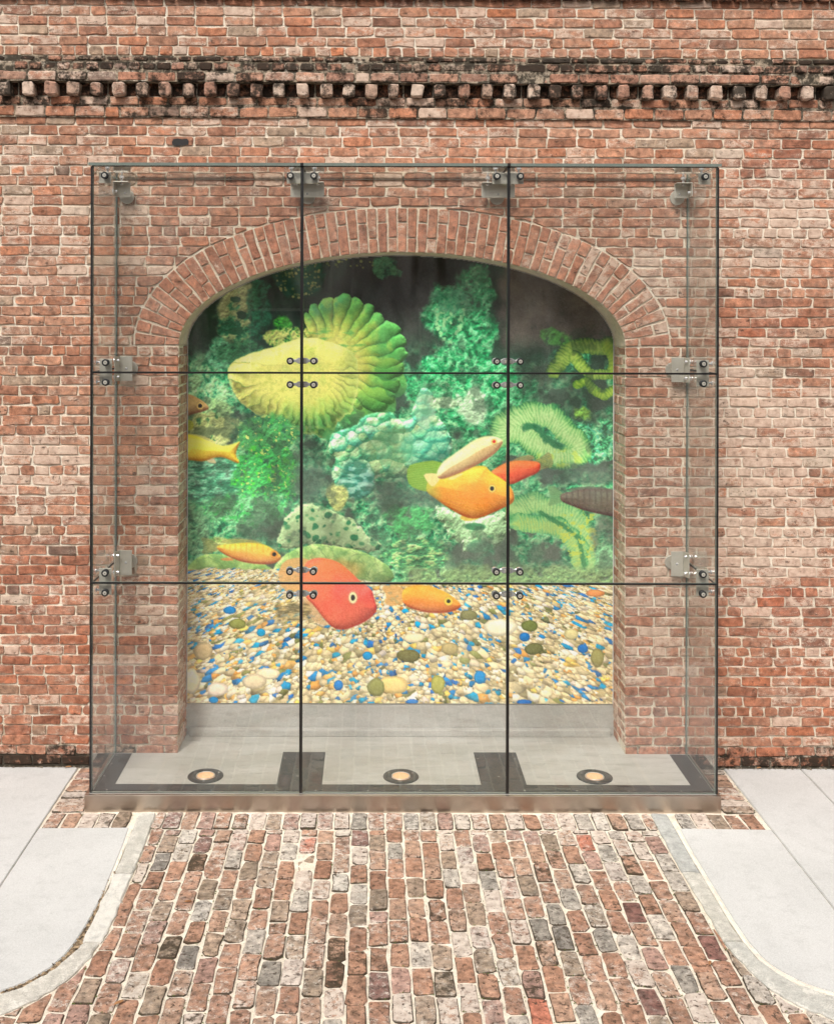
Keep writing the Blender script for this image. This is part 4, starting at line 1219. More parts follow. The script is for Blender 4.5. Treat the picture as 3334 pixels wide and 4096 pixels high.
# --- water and rock behind
t = (Y-530)/(1210-530)
C[:] = lerp3(t, (16, 36, 28), (30, 60, 46), (62, 82, 70), (84, 96, 86), (100, 106, 94))  # greyer downwards: the glass veil is mixed into these base colours
over(ss(.5, .8, n_c)*.5, (20, 78, 50)); over(ss(.35, .65, n_m)*.25, (18, 30, 26))
over(ss(560, 420, X)*ss(900, 700, Y)*.5, (32, 74, 54))
dk = blob(830, 590, 120, 90, .3, 3, .7); over(dk*.8, (34, 33, 36))
dk = blob(905, 690, 90, 70, .3, 4, .9); over(dk*.55, (74, 74, 70))
rk = ss(1018, 1052, X + (fbm(40, 9, 4)-.5)*50)*ss(745, 690, Y + (fbm(40, 19, 4)-.5)*50)
over(rk, lerp3(fbm(50, 31, 5)*1.4-.2, (60, 60, 60), (92, 86, 80), (104, 97, 88)))
def reef(m, c0, c1, c2, c3=None, lo=.35, hi=.75, tex=None, seed=0, amt=1.0):
    tx = (0.55*fbm(9, 300+seed, 4) + 0.45*rid) if tex is None else tex
    tt = ss(lo, hi, tx); gy_, gx_ = np.gradient(tx*.6 + n_f*.4)
    cc = lerp3(tt, c0, c1, c2, c3 or c2); lum = 1 + np.clip((gy_*3.6 + gx_*1.5), -.5, .5)
    over(m*amt, np.clip(cc*lum[..., None], 0, 255))
REEF_HERE = None
def fleck(m, c, thr=.62, sc=6, seed=0, soft=.08, amt=1.0):
    over(m*ss(thr, thr+soft, fbm(sc, 400+seed, 3))*amt, c)
cov = ss(.40, .58, fbm(46, 210, 4) + .10*ss(700, 900, Y) - .5*rk)*ss(700, 790, Y + (n_c-.5)*160)
tt = (Y-760)/450
reef(cov*.9, (34, 84, 60), (34, 132, 84), (66, 172, 112), (150, 208, 150), .36, .80, seed=77)
over(cov*ss(.55, .7, fbm(60, 211, 3))*ss(900, 1100, Y)*.4, (110, 150, 110))
over(ss(.62, .72, fbm(10, 212, 3))*cov*.6, (120, 200, 140))
# left pale rock with dark eyes
m = blob(497, 655, 42, 66, .38, 5); reef(m, (28, 108, 72), (84, 160, 108), (162, 186, 124), (184, 196, 136), .34, .58, tex=fbm(16, 55, 5)*.7+.3*ss(720, 600, Y))
over(blob(502, 657, 11, 10, .7, 6), (14, 70, 44)); over(blob(490, 624, 9, 5, .8, 7), (24, 90, 56)); over(blob(492, 690, 18, 9, .8, 8), (30, 100, 64))
m = blob(540, 640, 22, 60, .5, 9); reef(m, (8, 66, 44), (16, 92, 60), (36, 122, 84), amt=.8)
m = blob(456, 735, 24, 34, .45, 10); reef(m, (30, 110, 74), (66, 158, 110), (110, 186, 138))
m = blob(500, 735, 45, 24, .5, 11); reef(m, (30, 84, 56), (44, 110, 72), (60, 130, 84), amt=.8)
m = blob(588, 672, 20, 16, .5, 12); reef(m, (18, 74, 34), (28, 116, 42), (60, 160, 50))
m = blob(590, 705, 48, 20, .6, 13); reef(m, (24, 74, 38), (46, 126, 50), (120, 170, 76), (180, 190, 104), .4, .7)
# dotted coral hanging from the top
m = blob(622, 570, 52, 52, .2, 14, .2); over(m*.9, lerp3(fbm(10, 15, 4), (4, 50, 34), (8, 82, 56), (20, 90, 84)))
rs = np.random.RandomState(3)
def dots(n, cx, cy, rx, ry, c, rmin, rmax, msk=None):
    for _ in range(n):
        a = rs.rand()*6.28; q = math.sqrt(rs.rand()); x0 = cx+rx*q*math.cos(a); y0 = cy+ry*q*math.sin(a); r = rmin+(rmax-rmin)*rs.rand()
        d = np.hypot(X-x0, (Y-y0)*1.1); m_ = ss(r+1.0, r-.8, d)*(.55+.45*rs.rand())
        over(m_, tuple(np.clip(col(c)*(.8+.4*rs.rand()), 0, 255)))
dots(110, 622, 572, 50, 50, (150, 152, 92), 1.2, 3.2)
dots(26, 730, 545, 60, 18, (150, 160, 70), 1.0, 3.2)
m = blob(800, 552, 30, 26, .6, 16); reef(m, (10, 60, 44), (12, 92, 62), (70, 136, 96))
# emerald growths, centre right
for (cx, cy, rx, ry, sd, am) in ((930, 655, 42, 60, 21, 1), (985, 610, 40, 60, 22, .8), (990, 700, 46, 50, 23, .9), (905, 660, 30, 26, 24, .8), (940, 770, 60, 40, 25, 1), (1010, 790, 70, 42, 26, 1), (1080, 830, 50, 34, 27, .9), (890, 800, 60, 44, 28, .8), (985, 850, 60, 50, 29, .8), (1000, 930, 50, 40, 30, .7)):
    m = blob(cx, cy, rx, ry, .5, sd); k_ = ss(600, 800, cy*np.ones_like(Y))
    reef(m, (18, 84, 52), (22, 140, 80), (50, 172, 104), (120, 206, 146), .35, .8, seed=sd, amt=am)
fleck(blob(935, 660, 30, 50, .4, 31), (150, 214, 150), .6, 7, 1); fleck(blob(980, 790, 90, 40, .4, 32), (140, 210, 150), .64, 8, 2, amt=.8)
over(blob(938, 624, 30, 26, .6, 33)*.5, (52, 132, 96))
# giant yellow cup coral: lower lobe then the ribbed fan
C2 = smoothpoly([(630, 668), (636, 645), (652, 630), (672, 622), (694, 615), (716, 609), (737, 614), (750, 624), (764, 630), (780, 638), (792, 655), (808, 664), (824, 674), (840, 690), (848, 712), (849, 745), (840, 775), (834, 800), (826, 832), (812, 852), (790, 862), (762, 858), (735, 850), (720, 800), (690, 745), (655, 715), (634, 700)], 1)
d = sdf(C2); d += (fbm(12, 61, 3)-.5)*5
ang = np.arctan2(Y-760, X-684) + (fbm(40, 62, 3)-.5)*.20; rad = np.hypot(X-684, Y-760)
ph = ang/.212; fr_ = ph-np.floor(ph); rib = np.sin(np.pi*fr_)**.7
d2 = d - 9*(1-rib)*ss(40, 110, rad)
m = ss(-1.2, 1.4, d2); mC2 = m; dC2 = d2
base = lerp3(ss(30, 165, rad + (n_m-.5)*80 + 40*ss(740, 850, X)), (222, 218, 116), (190, 206, 96), (146, 194, 88), (92, 172, 86))
side = np.clip((.5-fr_)*1.0, -.5, .5)*ss(55, 100, rad)
over(m, np.clip(base*(1 + side*.42 - .20*(1-rib)*ss(50, 95, rad) + (n_f-.5)*.22)[..., None], 0, 255))
over(m*ss(.45, .1, rib)*ss(55, 95, rad)*.5, (58, 140, 74))
over(m*ss(760, 850, X)*ss(640, 760, Y)*.40*ss(.35, .65, n_m), (60, 148, 70))
tips = m*ss(40, 10, d2)*ss(10, 30, d2+18)*ss(.25, .6, rib)*ss(775, 690, X)*ss(690, 640, Y); over(tips*.65, (66, 150, 104))
over(m*ss(.55, .75, fbm(30, 63, 4))*.35, (212, 214, 92))
over(m*ss(.5, .8, fbm(14, 64, 4, ax=.5, ay=2.2))*blob(690, 715, 60, 34, .4, 65)*.8, (88, 172, 84))
for (cx, cy, rx, ry, sd) in ((790, 840, 34, 34, 66), (762, 845, 22, 36, 67), (822, 800, 24, 30, 68), (735, 868, 30, 30, 69), (812, 770, 30, 24, 70)):
    mm = blob(cx, cy, rx, ry, .2, sd, .15); over(mm*.75, lerp3(((Y-cy)/ry+1)/2, (150, 196, 84), (82, 158, 70), (56, 120, 68)))
shade(mC2, dome_light(dC2, 34, .30))
C1 = smoothpoly([(474, 778), (480, 757), (505, 742), (540, 731), (575, 722), (600, 712), (640, 700), (700, 716), (742, 735), (748, 790), (742, 830), (733, 862), (712, 872), (700, 890), (690, 908), (668, 914), (645, 905), (622, 901), (598, 896), (577, 888), (555, 872), (530, 862), (508, 847), (490, 822), (478, 800)], 1)
fol0 = np.cos((X*.95 - (Y-780)*.35 + (fbm(40, 72, 3)-.5)*26)*.24)
d = sdf(C1) + (fbm(10, 71, 3)-.5)*4 - 4*ss(-.2, 1, fol0)*ss(820, 870, Y)
m = ss(-1.5, 1.5, d)
lowt = ss(800, 905, Y + (X-600)*.12 + (n_m-.5)*40)
over(m, lerp3(lowt, (222, 218, 116), (210, 214, 108), (152, 198, 92), (84, 168, 84)))
a1 = np.arctan2(Y-772, X-648) + (fbm(36, 72, 3)-.5)*.35; r1 = np.hypot(X-648, Y-772)
q1 = a1/.165; q1 = q1-np.floor(q1); rb1 = np.sin(np.pi*q1)**.7; edge1 = ss(62, 18, d)*ss(-.35, .15, np.sin(a1) + .25*(X < 520))
shade(m*edge1, 1 + (.5-q1)*.42 - .26*(1-rb1))
over(m*edge1*ss(.4, .1, rb1)*.45, (96, 164, 82)); over(m*edge1*ss(.8, 1, rb1)*.25, (226, 230, 140))
over(m*ss(.52, .66, fbm(24, 78, 4))*.30, (170, 200, 92)); over(m*ss(.60, .66, fbm(7, 79, 3))*ss(30, 60, d)*.35, (168, 184, 80))
shade(m, 1 + (dome_light(d, 46, .36)-1)*ss(735, 700, X))
over(m*ss(690, 742, X)*.45, (166, 200, 96))
over(m*ss(.58, .72, fbm(11, 73, 3))*.35, (186, 196, 84)); over(m*ss(7, 1, d)*.35, (224, 226, 140))
over(m*ss(.55, .75, fbm(40, 74, 3))*ss(600, 720, X)*.35, (150, 196, 96))
# dark folds under the coral
m = blob(700, 905, 26, 20, .4, 75)*ss(880, 905, Y); over(m*.8, (66, 140, 78))
# left column foliage
m = blob(425, 822, 50, 50, .5, 81); reef(m, (34, 118, 78), (74, 166, 116), (130, 194, 138), (150, 200, 140)); 
m = blob(450, 855, 34, 22, .4, 82); reef(m, (90, 168, 110), (140, 194, 126), (160, 204, 136))
m = blob(440, 897, 62, 36, .5, 83); reef(m, (64, 128, 84), (128, 180, 106), (186, 206, 128), (196, 210, 134), .38, .62)
m = blob(440, 1000, 72, 52, .35, 84, .3); reef(m, (50, 124, 90), (84, 172, 128), (132, 200, 160), seed=84, tex=fbm(8, 85, 4, ax=.6, ay=1.5)*.7+.3*n_m)
m = blob(560, 905, 62, 44, .4, 86); reef(m, (42, 92, 66), (50, 120, 78), (70, 150, 84)); fleck(m, (196, 208, 112), .66, 7, 86); fleck(m, (58, 168, 76), .56, 9, 87, amt=.7)
m = blob(560, 985, 70, 58, .45, 88); reef(m, (50, 96, 70), (48, 126, 74), (56, 160, 78)); fleck(m, (70, 200, 60), .62, 8, 89); fleck(m, (176, 206, 106), .68, 7, 90)
over(blob(640, 985, 34, 60, .35, 91, .6)*0.68*(.45+.55*ss(.35,.6,n_m)), (70, 92, 78))
m = blob(510, 1060, 90, 34, .5, 92); reef(m, (64, 110, 82), (66, 146, 96), (110, 184, 124)); fleck(m, (72, 190, 96), .6, 7, 93)
m = blob(408, 1110, 30, 46, .5, 94); reef(m, (60, 110, 82), (86, 154, 112), (120, 176, 130))
m = blob(560, 1100, 60, 40, .4, 95, .7); over(m*.6, (82, 104, 88))
# bubble coral cluster in the middle
BC = smoothpoly([(683, 920), (700, 897), (738, 889), (754, 867), (776, 859), (809, 857), (841, 875), (856, 862), (865, 826), (878, 808), (895, 808), (905, 826), (902, 852), (921, 880), (936, 900), (944, 929), (937, 949), (915, 960), (878, 970), (845, 992), (805, 998), (785, 992), (778, 1026), (740, 1045), (716, 1041), (700, 1025), (692, 995), (692, 975), (701, 957), (687, 942)], 1)
d = sdf(BC) + (fbm(14, 101, 3)-.5)*10; m = ss(-2, 2, d)
def voro(u, v, seed, jit=.9):
    r = np.random.RandomState(seed); A = r.rand(128, 128, 5)
    ui = np.floor(u).astype(int); vi = np.floor(v).astype(int); f1 = np.full(u.shape, 9.); f2 = f1.copy(); cid = np.zeros(u.shape, int); ox = np.zeros(u.shape); oy = np.zeros(u.shape)
    for du in (-1, 0, 1):
        for dv in (-1, 0, 1):
            a = (vi+dv) % 128; b = (ui+du) % 128
            px_ = ui+du + .5 + (A[a, b, 0]-.5)*jit; py_ = vi+dv + .5 + (A[a, b, 1]-.5)*jit
            dd = np.hypot(u-px_, v-py_) - (A[a, b, 2]-.5)*.42
            nw = dd < f1
            f2 = np.where(nw, f1, np.minimum(f2, dd)); f1 = np.where(nw, dd, f1); cid = np.where(nw, a*128+b, cid); ox = np.where(nw, u-px_, ox); oy = np.where(nw, v-py_, oy)
    return f1, f2, cid, ox, oy, A
f1, f2, cid, ox, oy, A = voro((X+wx*.4)/24, (Y+wy*.4)/20, 5)
kk = A.reshape(-1, 5)[cid][..., 3]
bub = lerp3(np.clip(.62 - oy*.95 - ox*.3 - ss(.25, .6, f1)*.35 + (n_f-.5)*.5, 0, 1), (44, 128, 92), (86, 180, 128), (158, 208, 152), (182, 218, 164))
bub = bub*(1-.0) + (kk[..., None]-.5)*np.array([10, 24, 40])
gy_, gx_ = np.gradient(fbm(12, 102, 4)); bub = bub*(1+np.clip(gy_*2.5+gx_*1.2, -.3, .3))[..., None] + 14
over(m, np.clip(bub, 0, 255)); over(m*ss(.16, .02, f2-f1)*.4, (70, 150, 104))
shade(m, dome_light(d, 30, .4)); over(m*blob(820, 930, 50, 46, .4, 103)*.5, (118, 150, 96)); over(m*blob(884, 930, 50, 40, .4, 104)*.35, (60, 184, 160)); over(blob(810, 915, 22, 16, .5, 105)*.55, (62, 116, 80))
over(m*blob(742, 1000, 36, 40, .3, 106)*.7, lerp3(ss(.4, .65, fbm(9, 107, 2, ax=.7, ay=1.3)), (30, 112, 92), (54, 160, 140), (150, 212, 200)))
over(m*blob(885, 850, 22, 40, .3, 108)*.6, lerp3(ss(.3, .7, n_m), (120, 180, 140), (180, 212, 178)))
m = blob(702, 1035, 20, 26, .5, 109); reef(m, (90, 150, 84), (180, 200, 110), (206, 214, 130))
m = blob(985, 846, 32, 38, .45, 110); reef(m, (60, 160, 108), (150, 208, 150), (178, 220, 170), (184, 222, 176), .25, .6)
m = blob(930, 838, 30, 14, .5, 111); reef(m, (80, 170, 120), (150, 206, 150), (176, 214, 164), lo=.25, hi=.6)
over(blob(850, 1035, 90, 44, .4, 112, .6)*0.72*(.45+.55*ss(.35,.6,n_m))*ss(960, 1010, Y), (76, 90, 80)); over(blob(650, 1010, 34, 56, .3, 113, .8)*.5, (84, 100, 90))
# right: dark gap, yellow folded coral, meander coral
over(blob(1130, 800, 60, 44, .35, 120, .6)*0.77*(.45+.55*ss(.35,.6,n_m)), (58, 72, 62)); over(blob(1210, 850, 90, 60, .3, 121, .6)*0.59*(.45+.55*ss(.35,.6,n_m)), (62, 78, 68))
def ribbon(P, wid, c0, c1, c2, freq=.9, seed=0, hole=None):
    """folded coral wall along a polyline with fine cross ridges"""
    d = np.full(X.shape, 1e9); sacc = np.zeros(X.shape); L0 = 0; sgn = np.zeros(X.shape)
    for (ax, ay), (bx, by) in zip(P[:-1], P[1:]):
        dx, dy = bx-ax, by-ay; L = math.hypot(dx, dy); t = np.clip(((X-ax)*dx+(Y-ay)*dy)/(L*L), 0, 1)
        q = np.hypot(X-ax-dx*t, Y-ay-dy*t); nw = q < d
        sacc = np.where(nw, L0+t*L, sacc); sgn = np.where(nw, ((X-ax)*dy-(Y-ay)*dx)/L, sgn); d = np.where(nw, q, d); L0 += L
    wv = wid*(1+(fbm(30, 500+seed, 3)-.5)*.7)
    r = d/wv + (fbm(8, 510+seed, 3)-.5)*.3
    m = ss(1.06, .9, r); rg = .5+.5*np.cos(sacc*freq + sgn*.22 + (fbm(16, 520+seed, 3)-.5)*9)
    shd = np.clip(.88-r*r*.62 + (rg-.5)*.40 - sgn/wid*.20 + (n_f-.5)*.50, 0, 1)
    over(m, lerp3(shd, c0, c1, c2))
ribbon([(1150, 770), (1172, 742), (1190, 722), (1222, 716), (1250, 722), (1284, 712)], 17, (36, 70, 44), (92, 132, 56), (140, 168, 76), .8, 1)
ribbon([(1196, 742), (1214, 764), (1230, 778), (1262, 778), (1290, 770)], 13, (40, 76, 44), (98, 138, 56), (144, 170, 76), .8, 2)
ribbon([(1264, 715), (1276, 745), (1280, 775)], 13, (50, 92, 46), (108, 150, 56), (140, 172, 66), .8, 3)
ribbon([(1200, 800), (1222, 792), (1240, 815), (1258, 822), (1284, 806)], 10, (44, 80, 46), (96, 146, 50), (150, 184, 66), .9, 4)
m = blob(1212, 860, 26, 14, .6, 122); reef(m, (70, 96, 70), (84, 140, 70), (130, 184, 80))
m = blob(1150, 700, 30, 16, .6, 123); reef(m, (40, 66, 46), (44, 110, 54), (70, 150, 60), amt=.7)
m = blob(1245, 915, 50, 44, .5, 124); reef(m, (54, 92, 70), (40, 130, 84), (74, 176, 118), (150, 214, 160), .4, .8); fleck(m, (86, 190, 150), .64, 7, 125)
ribbon([(1040, 912), (1050, 885), (1078, 868), (1112, 858), (1145, 866), (1168, 882), (1180, 900), (1204, 918), (1212, 940), (1190, 953), (1160, 950), (1135, 938), (1112, 925), (1090, 908), (1066, 898)], 25, (40, 118, 70), (124, 190, 110), (182, 216, 144), .95, 5)
def groove(P, wid, c, alpha):
    d = np.full(X.shape, 1e9)
    for (ax, ay), (bx, by) in zip(P[:-1], P[1:]):
        dx, dy = bx-ax, by-ay; t = np.clip(((X-ax)*dx+(Y-ay)*dy)/(dx*dx+dy*dy), 0, 1); d = np.minimum(d, np.hypot(X-ax-dx*t, Y-ay-dy*t))
    over(ss(wid*1.25, wid*.55, d + (fbm(9, 540, 3)-.5)*wid*1.2)*alpha, c)
groove([(1092, 890), (1112, 888), (1128, 900), (1138, 916), (1168, 928)], 8, (36, 108, 70), .85)
fleck(blob(1170, 955, 50, 18, .4, 128), (190, 214, 90), .5, 8, 129, amt=.7)
over(blob(1210, 988, 90, 22, .25, 130, .5)*0.77*(.45+.55*ss(.35,.6,n_m)), (76, 92, 82))
# lower corals
LC = smoothpoly([(900, 1062), (926, 1050), (963, 1078), (1010, 1076), (1056, 1060), (1062, 1090), (1056, 1121), (1020, 1148), (974, 1151), (953, 1124), (934, 1130), (925, 1096)], 1)
d = sdf(LC)+(fbm(14, 131, 4)-.5)*16; m = ss(-2, 2, d); reef(m, (54, 140, 88), (112, 188, 124), (156, 208, 146), (168, 214, 156), .3, .65)
shade(m, dome_light(d, 26, .4)); over(blob(990, 1096, 24, 8, .4, 132)*.85, (44, 112, 72)); over(blob(1000, 1138, 30, 12, .5, 133)*.5, (40, 150, 96))
over(blob(1060, 1165, 130, 46, .3, 134, .5)*0.77*(.45+.55*ss(.35,.6,n_m)), (82, 96, 84))
ribbon([(1075, 1058), (1110, 1045), (1150, 1058), (1190, 1072), (1212, 1095), (1226, 1130), (1228, 1168)], 23, (46, 132, 78), (122, 190, 118), (172, 212, 134), .95, 6)
ribbon([(1080, 1088), (1120, 1090), (1160, 1096), (1190, 1116), (1206, 1142), (1208, 1172)], 20, (56, 148, 84), (128, 196, 124), (176, 208, 112), 1.0, 7)
groove([(1126, 1066), (1150, 1082), (1180, 1098), (1206, 1122), (1217, 1176)], 5, (40, 116, 72), .75); fleck(blob(1205, 1110, 40, 60, .3, 136), (196, 210, 80), .56, 8, 137, amt=.8)
over(blob(1258, 1120, 26, 40, .3, 138, .5)*0.68*(.45+.55*ss(.35,.6,n_m)), (98, 104, 96))
m = blob(1262, 1170, 26, 40, .5, 139); reef(m, (84, 116, 90), (86, 156, 108), (124, 184, 134))
m = blob(870, 1160, 70, 34, .45, 140); reef(m, (70, 128, 88), (72, 172, 104), (130, 200, 124), (172, 206, 134), .35, .7, tex=fbm(9, 141, 4, ax=.6, ay=1.6))
m = blob(850, 1085, 50, 34, .5, 142); reef(m, (92, 104, 92), (78, 128, 86), (70, 160, 90), amt=.8)
m = ss(1170, 1190, Y+(n_m-.5)*30)*ss(1225, 1214, Y)*ss(820, 870, X); reef(m, (104, 116, 96), (108, 148, 98), (140, 172, 112), amt=.85)
# sponge rock and cracked dome corals above the gravel
SR = smoothpoly([(607, 1061), (639, 1047), (682, 1056), (697, 1069), (738, 1080), (750, 1098), (765, 1118), (797, 1129), (790, 1152), (736, 1142), (655, 1131), (601, 1144), (574, 1146), (586, 1096)], 1)
d = sdf(SR)+(fbm(12, 151, 4)-.5)*12; m = ss(-2, 2, d)
f1, f2, cid, ox, oy, A = voro((X+wx*.6)/17, (Y+wy*.6)/15, 8)
over(m, lerp3(ss(.05, .42, f1)*.7+n_f*.4, (70, 158, 104), (124, 186, 126), (176, 210, 150), (186, 216, 160)))
over(m*ss(.30, .14, f1)*ss(.3, .6, A.reshape(-1, 5)[cid][..., 4]), (52, 134, 88))
shade(m, dome_light(d, 26, .2)*.92)
def dome(P, c0, c1, c2, seed, cell=26):
    d = sdf(smoothpoly(P, 2)); m = ss(-1.5, 1.5, d + (fbm(10, seed, 3)-.5)*5)
    f1, f2, *_ = voro((X+wx*.8)/cell, (Y+wy*.8)/cell*1.1, seed)
    over(m, lerp3(np.clip(ss(.3, .7, fbm(18, seed+1, 5)), 0, 1), c0, c1, c2)); over(m*ss(.07, .01, f2-f1)*.6, (92, 126, 74)); over(m*ss(.5, .7, fbm(9, seed+3, 4))*.3, (96, 150, 88)); shade(m, dome_light(d, 40, .16))
dome([(569, 1180), (601, 1148), (655, 1131), (723, 1140), (777, 1156), (817, 1183), (824, 1216), (700, 1226), (566, 1216)], (116, 158, 88), (148, 182, 104), (172, 198, 122), 161)
dome([(388, 1186), (412, 1158), (453, 1152), (510, 1168), (561, 1176), (575, 1198), (488, 1206), (388, 1204)], (110, 150, 80), (138, 174, 94), (160, 188, 110), 165)
m = blob(452, 1132, 26, 16, .5, 166); reef(m, (96, 150, 84), (150, 188, 96), (180, 200, 120))
# gravel
gy0 = 1186 + 30*ss(560, 860, X) + (fbm(16, 171, 3)-.5)*9
s_ = 7.4 + (Y-1186)/280*12.5
u = (X-830)/s_; v = np.cumsum(STEP/(s_*.80), axis=0) + 0*X
pal = np.array([(246, 228, 180), (238, 214, 164), (252, 240, 210), (228, 206, 160), (208, 190, 146), (186, 170, 124), (242, 224, 192), (238, 184, 98), (244, 166, 74), (250, 208, 100), (10, 128, 200), (0, 150, 208), (24, 104, 186), (50, 172, 214), (128, 132, 72), (100, 106, 64), (234, 218, 206), (164, 150, 108)], float)
wts = np.array([16, 13, 9, 11, 9, 6, 8, 4, 4, 3, 6, 4.6, 2.6, 1.8, 4, 2.5, 4, 5]); cs = np.cumsum(wts)/wts.sum()
def pebbles(k, seed, dk):
    f1, f2, cid, ox, oy, A = voro(u*k + (n_m-.5)*.7, v*k + (fbm(24, 172+seed, 3)-.5)*.7, seed, 1.0)
    A_ = A.reshape(-1, 5)[cid]; gc = pal[np.searchsorted(cs, A_[..., 3]*.9999)]
    tw = (A_[..., 1]-.5)*1.6                                        # every pebble is lit a little differently
    sh = np.clip(1.06 - oy*.34 - ox*tw*.3 - ss(.20, .60, f1)*.22, .5, 1.2)[..., None]
    gc = gc*(.90+.18*A_[..., 4:5])*sh + (n_f[..., None]-.5)*40
    gap = ss(dk, .0, f2-f1)[..., None]*.55
    return gc*(1-gap) + col((176, 146, 92))*gap
mixk = ss(.46, .50, fbm(22, 173, 3) + .10*(n_f-.5))[..., None]
gc = pebbles(1.0, 12, .10)*mixk + pebbles(1.75, 33, .13)*(1-mixk)
vl = (.16*ss(.4, .7, n_c))[..., None]; gc = gc*(1-vl) + col((238, 222, 176))*vl
m = ss(-2, 2, Y-gy0); over(m, np.clip(gc, 0, 255))
def stone(cx, cy, rx, ry, c, sd):
    r = np.hypot((X-cx)/rx, (Y-cy)/ry) + (fbm(20, sd, 3)-.5)*.35; mm = ss(1.03, .95, r)
    cc = col(c)[None, None]*(1.05 - ((Y-cy)/ry*.13))[..., None]*(1-.22*ss(.6, 1, r))[..., None] + (n_f[..., None]-.5)*26
    over(mm, np.clip(cc, 0, 255))
for a in ((820, 1427, 32, 19, (238, 204, 128), 1), (400, 1420, 19, 26, (250, 238, 200), 2), (1043, 1306, 34, 18, (252, 240, 204), 3), (495, 1300, 19, 11, (136, 140, 66), 4), (978, 1281, 18, 11, (128, 126, 80), 5), (1103, 1303, 17, 12, (104, 116, 50), 6),
          (1113, 1351, 20, 12, (104, 106, 60), 7), (938, 1350, 19, 13, (186, 166, 112), 8), (852, 1366, 26, 13, (110, 106, 60), 9), (425, 1357, 20, 18, (206, 180, 132), 10), (912, 1425, 15, 20, (170, 168, 80), 11), (455, 1437, 22, 14, (238, 218, 196), 12),
          (1240, 1235, 20, 8, (226, 140, 76), 13), (1093, 1326, 11, 9, (10, 110, 190), 14), (1215, 1350, 11, 9, (16, 104, 186), 15), (1000, 1410, 12, 14, (0, 136, 206), 16), (480, 1272, 14, 8, (16, 124, 196), 17), (766, 1366, 11, 10, (10, 140, 206), 18), (545, 1318, 9, 8, (0, 150, 204), 19),
          (706, 1428, 10, 11, (20, 120, 200), 20), (862, 1328, 22, 10, (248, 230, 186), 21), (560, 1404, 24, 12, (246, 228, 188), 22), (1190, 1320, 15, 11, (214, 200, 140), 23), (530, 1420, 26, 16, (226, 206, 168), 24), (1245, 1370, 14, 20, (146, 140, 80), 25), (785, 1432, 18, 20, (140, 142, 76), 26), (447, 1459, 10, 7, (0, 128, 196), 27), (860, 1462, 14, 6, (16, 110, 190), 28), (1095, 1462, 16, 6, (10, 100, 184), 29)):
    stone(*a)
# broad light and dark of the printed picture (reef only), soft crevices
rf = ss(1215, 1170, Y)
big = fbm(58, 220, 4); sh_ = .58 + .80*big
coral = np.maximum.reduce([blob(497, 655, 52, 78, .1, 223), blob(1125, 908, 100, 70, .1, 221), blob(1150, 1110, 110, 80, .1, 222), ss(1120, 1150, Y)*ss(840, 800, X), ss(-6, 4, sdf(C1)), ss(-6, 4, sdf(C2)), .8*ss(-6, 4, sdf(BC))])
sh_ = 1 + (sh_-1)*(1-.75*coral)
C *= (1 + (sh_[..., None]-1)*rf[..., None])
crev = ss(.56, .68, fbm(30, 230, 4))*ss(560, 800, Y)*rf*(1-coral)
lift = np.clip((Y-640)/560, 0, 1)[..., None]
over(crev*.5, col((18, 44, 32))*(1-lift) + col((74, 92, 78))*lift)
# --- fish
def fishbody(P, cols, ang=0.0, seed=0, alpha=1.0, scale=.06, it=2, soft=2.0):
    d = sdf(smoothpoly(P, it)); m = ss(-soft, soft, d)*alpha
    xs_ = [p[0] for p in P]; ys_ = [p[1] for p in P]; cx, cy = (min(xs_)+max(xs_))/2, (min(ys_)+max(ys_))/2; h = (max(ys_)-min(ys_))/2
    tt = np.clip(((Y-cy)*math.cos(ang) - (X-cx)*math.sin(ang))/h*.5+.5 + (fbm(18, 600+seed, 3)-.5)*.3, 0, 1)
    c = lerp3(tt, *cols)
    sc = np.cos((X*math.cos(ang)+Y*math.sin(ang))*1.5)*np.cos((Y*math.cos(ang)-X*math.sin(ang))*1.5)
    c = c*(1 + (dome_light(d, h*1.05, .22)-1)[..., None]*np.array([.75, 1.0, .9]))
    over(m, np.clip(c + sc[..., None]*scale*90 + (n_g[..., None]-.5)*10 + (n_m[..., None]-.5)*np.array([16, 34, 24]) - ss(9, 0, d)[..., None]*np.array([6, 22, 14]), 0, 255)); return m
def fin(P, c0, c1, ang, alpha=.75, seed=0, it=1):
    d = sdf(smoothpoly(P, it)); ray = .5+.5*np.cos((Y*math.cos(ang)-X*math.sin(ang))*1.7 + (fbm(14, 700+seed, 2)-.5)*4)
    over(ss(-.8, 2.2, d)*alpha, lerp3(ray, c0, c1))
def eye(cx, cy, r, ring, pup=(30, 30, 34), ry=1.0, k=.62):
    q = np.hypot(X-cx, (Y-cy)/ry); over(ss(r*1.45, r*1.15, q)*.35, tuple(np.array(ring)*.72)); over(ss(r+.7, r-.7, q), ring); over(ss(r*k+.6, r*k-.6, q), pup)
# brown fish at the left edge
fishbody([(380, 818), (389, 820), (403, 825), (421, 834), (438, 850), (428, 857), (403, 863), (380, 870)], ((160, 120, 72), (196, 156, 98), (186, 158, 104)), 0, 1, .94); eye(417, 846, 7.2, (226, 190, 110), (26, 28, 32))
fin([(380, 872), (402, 876), (406, 890), (396, 899), (380, 902)], (150, 160, 40), (176, 176, 56), 0, .7, 1)
# bright yellow fish tail
fin([(384, 902), (420, 906), (452, 920), (446, 927), (400, 914)], (214, 206, 120), (240, 226, 120), .3, .7, 2)
fishbody([(376, 903), (400, 907), (414, 910), (446, 925), (466, 930), (490, 924), (502, 918), (494, 936), (491, 949), (502, 968), (480, 959), (464, 952), (446, 954), (428, 962), (400, 960), (376, 957)], ((250, 212, 40), (255, 232, 96), (255, 228, 70), (250, 206, 56)), 0, 2, 1, .02, 1)
fin([(428, 961), (446, 953), (453, 967), (440, 966)], (236, 206, 150), (240, 216, 170), .2, .8, 3)
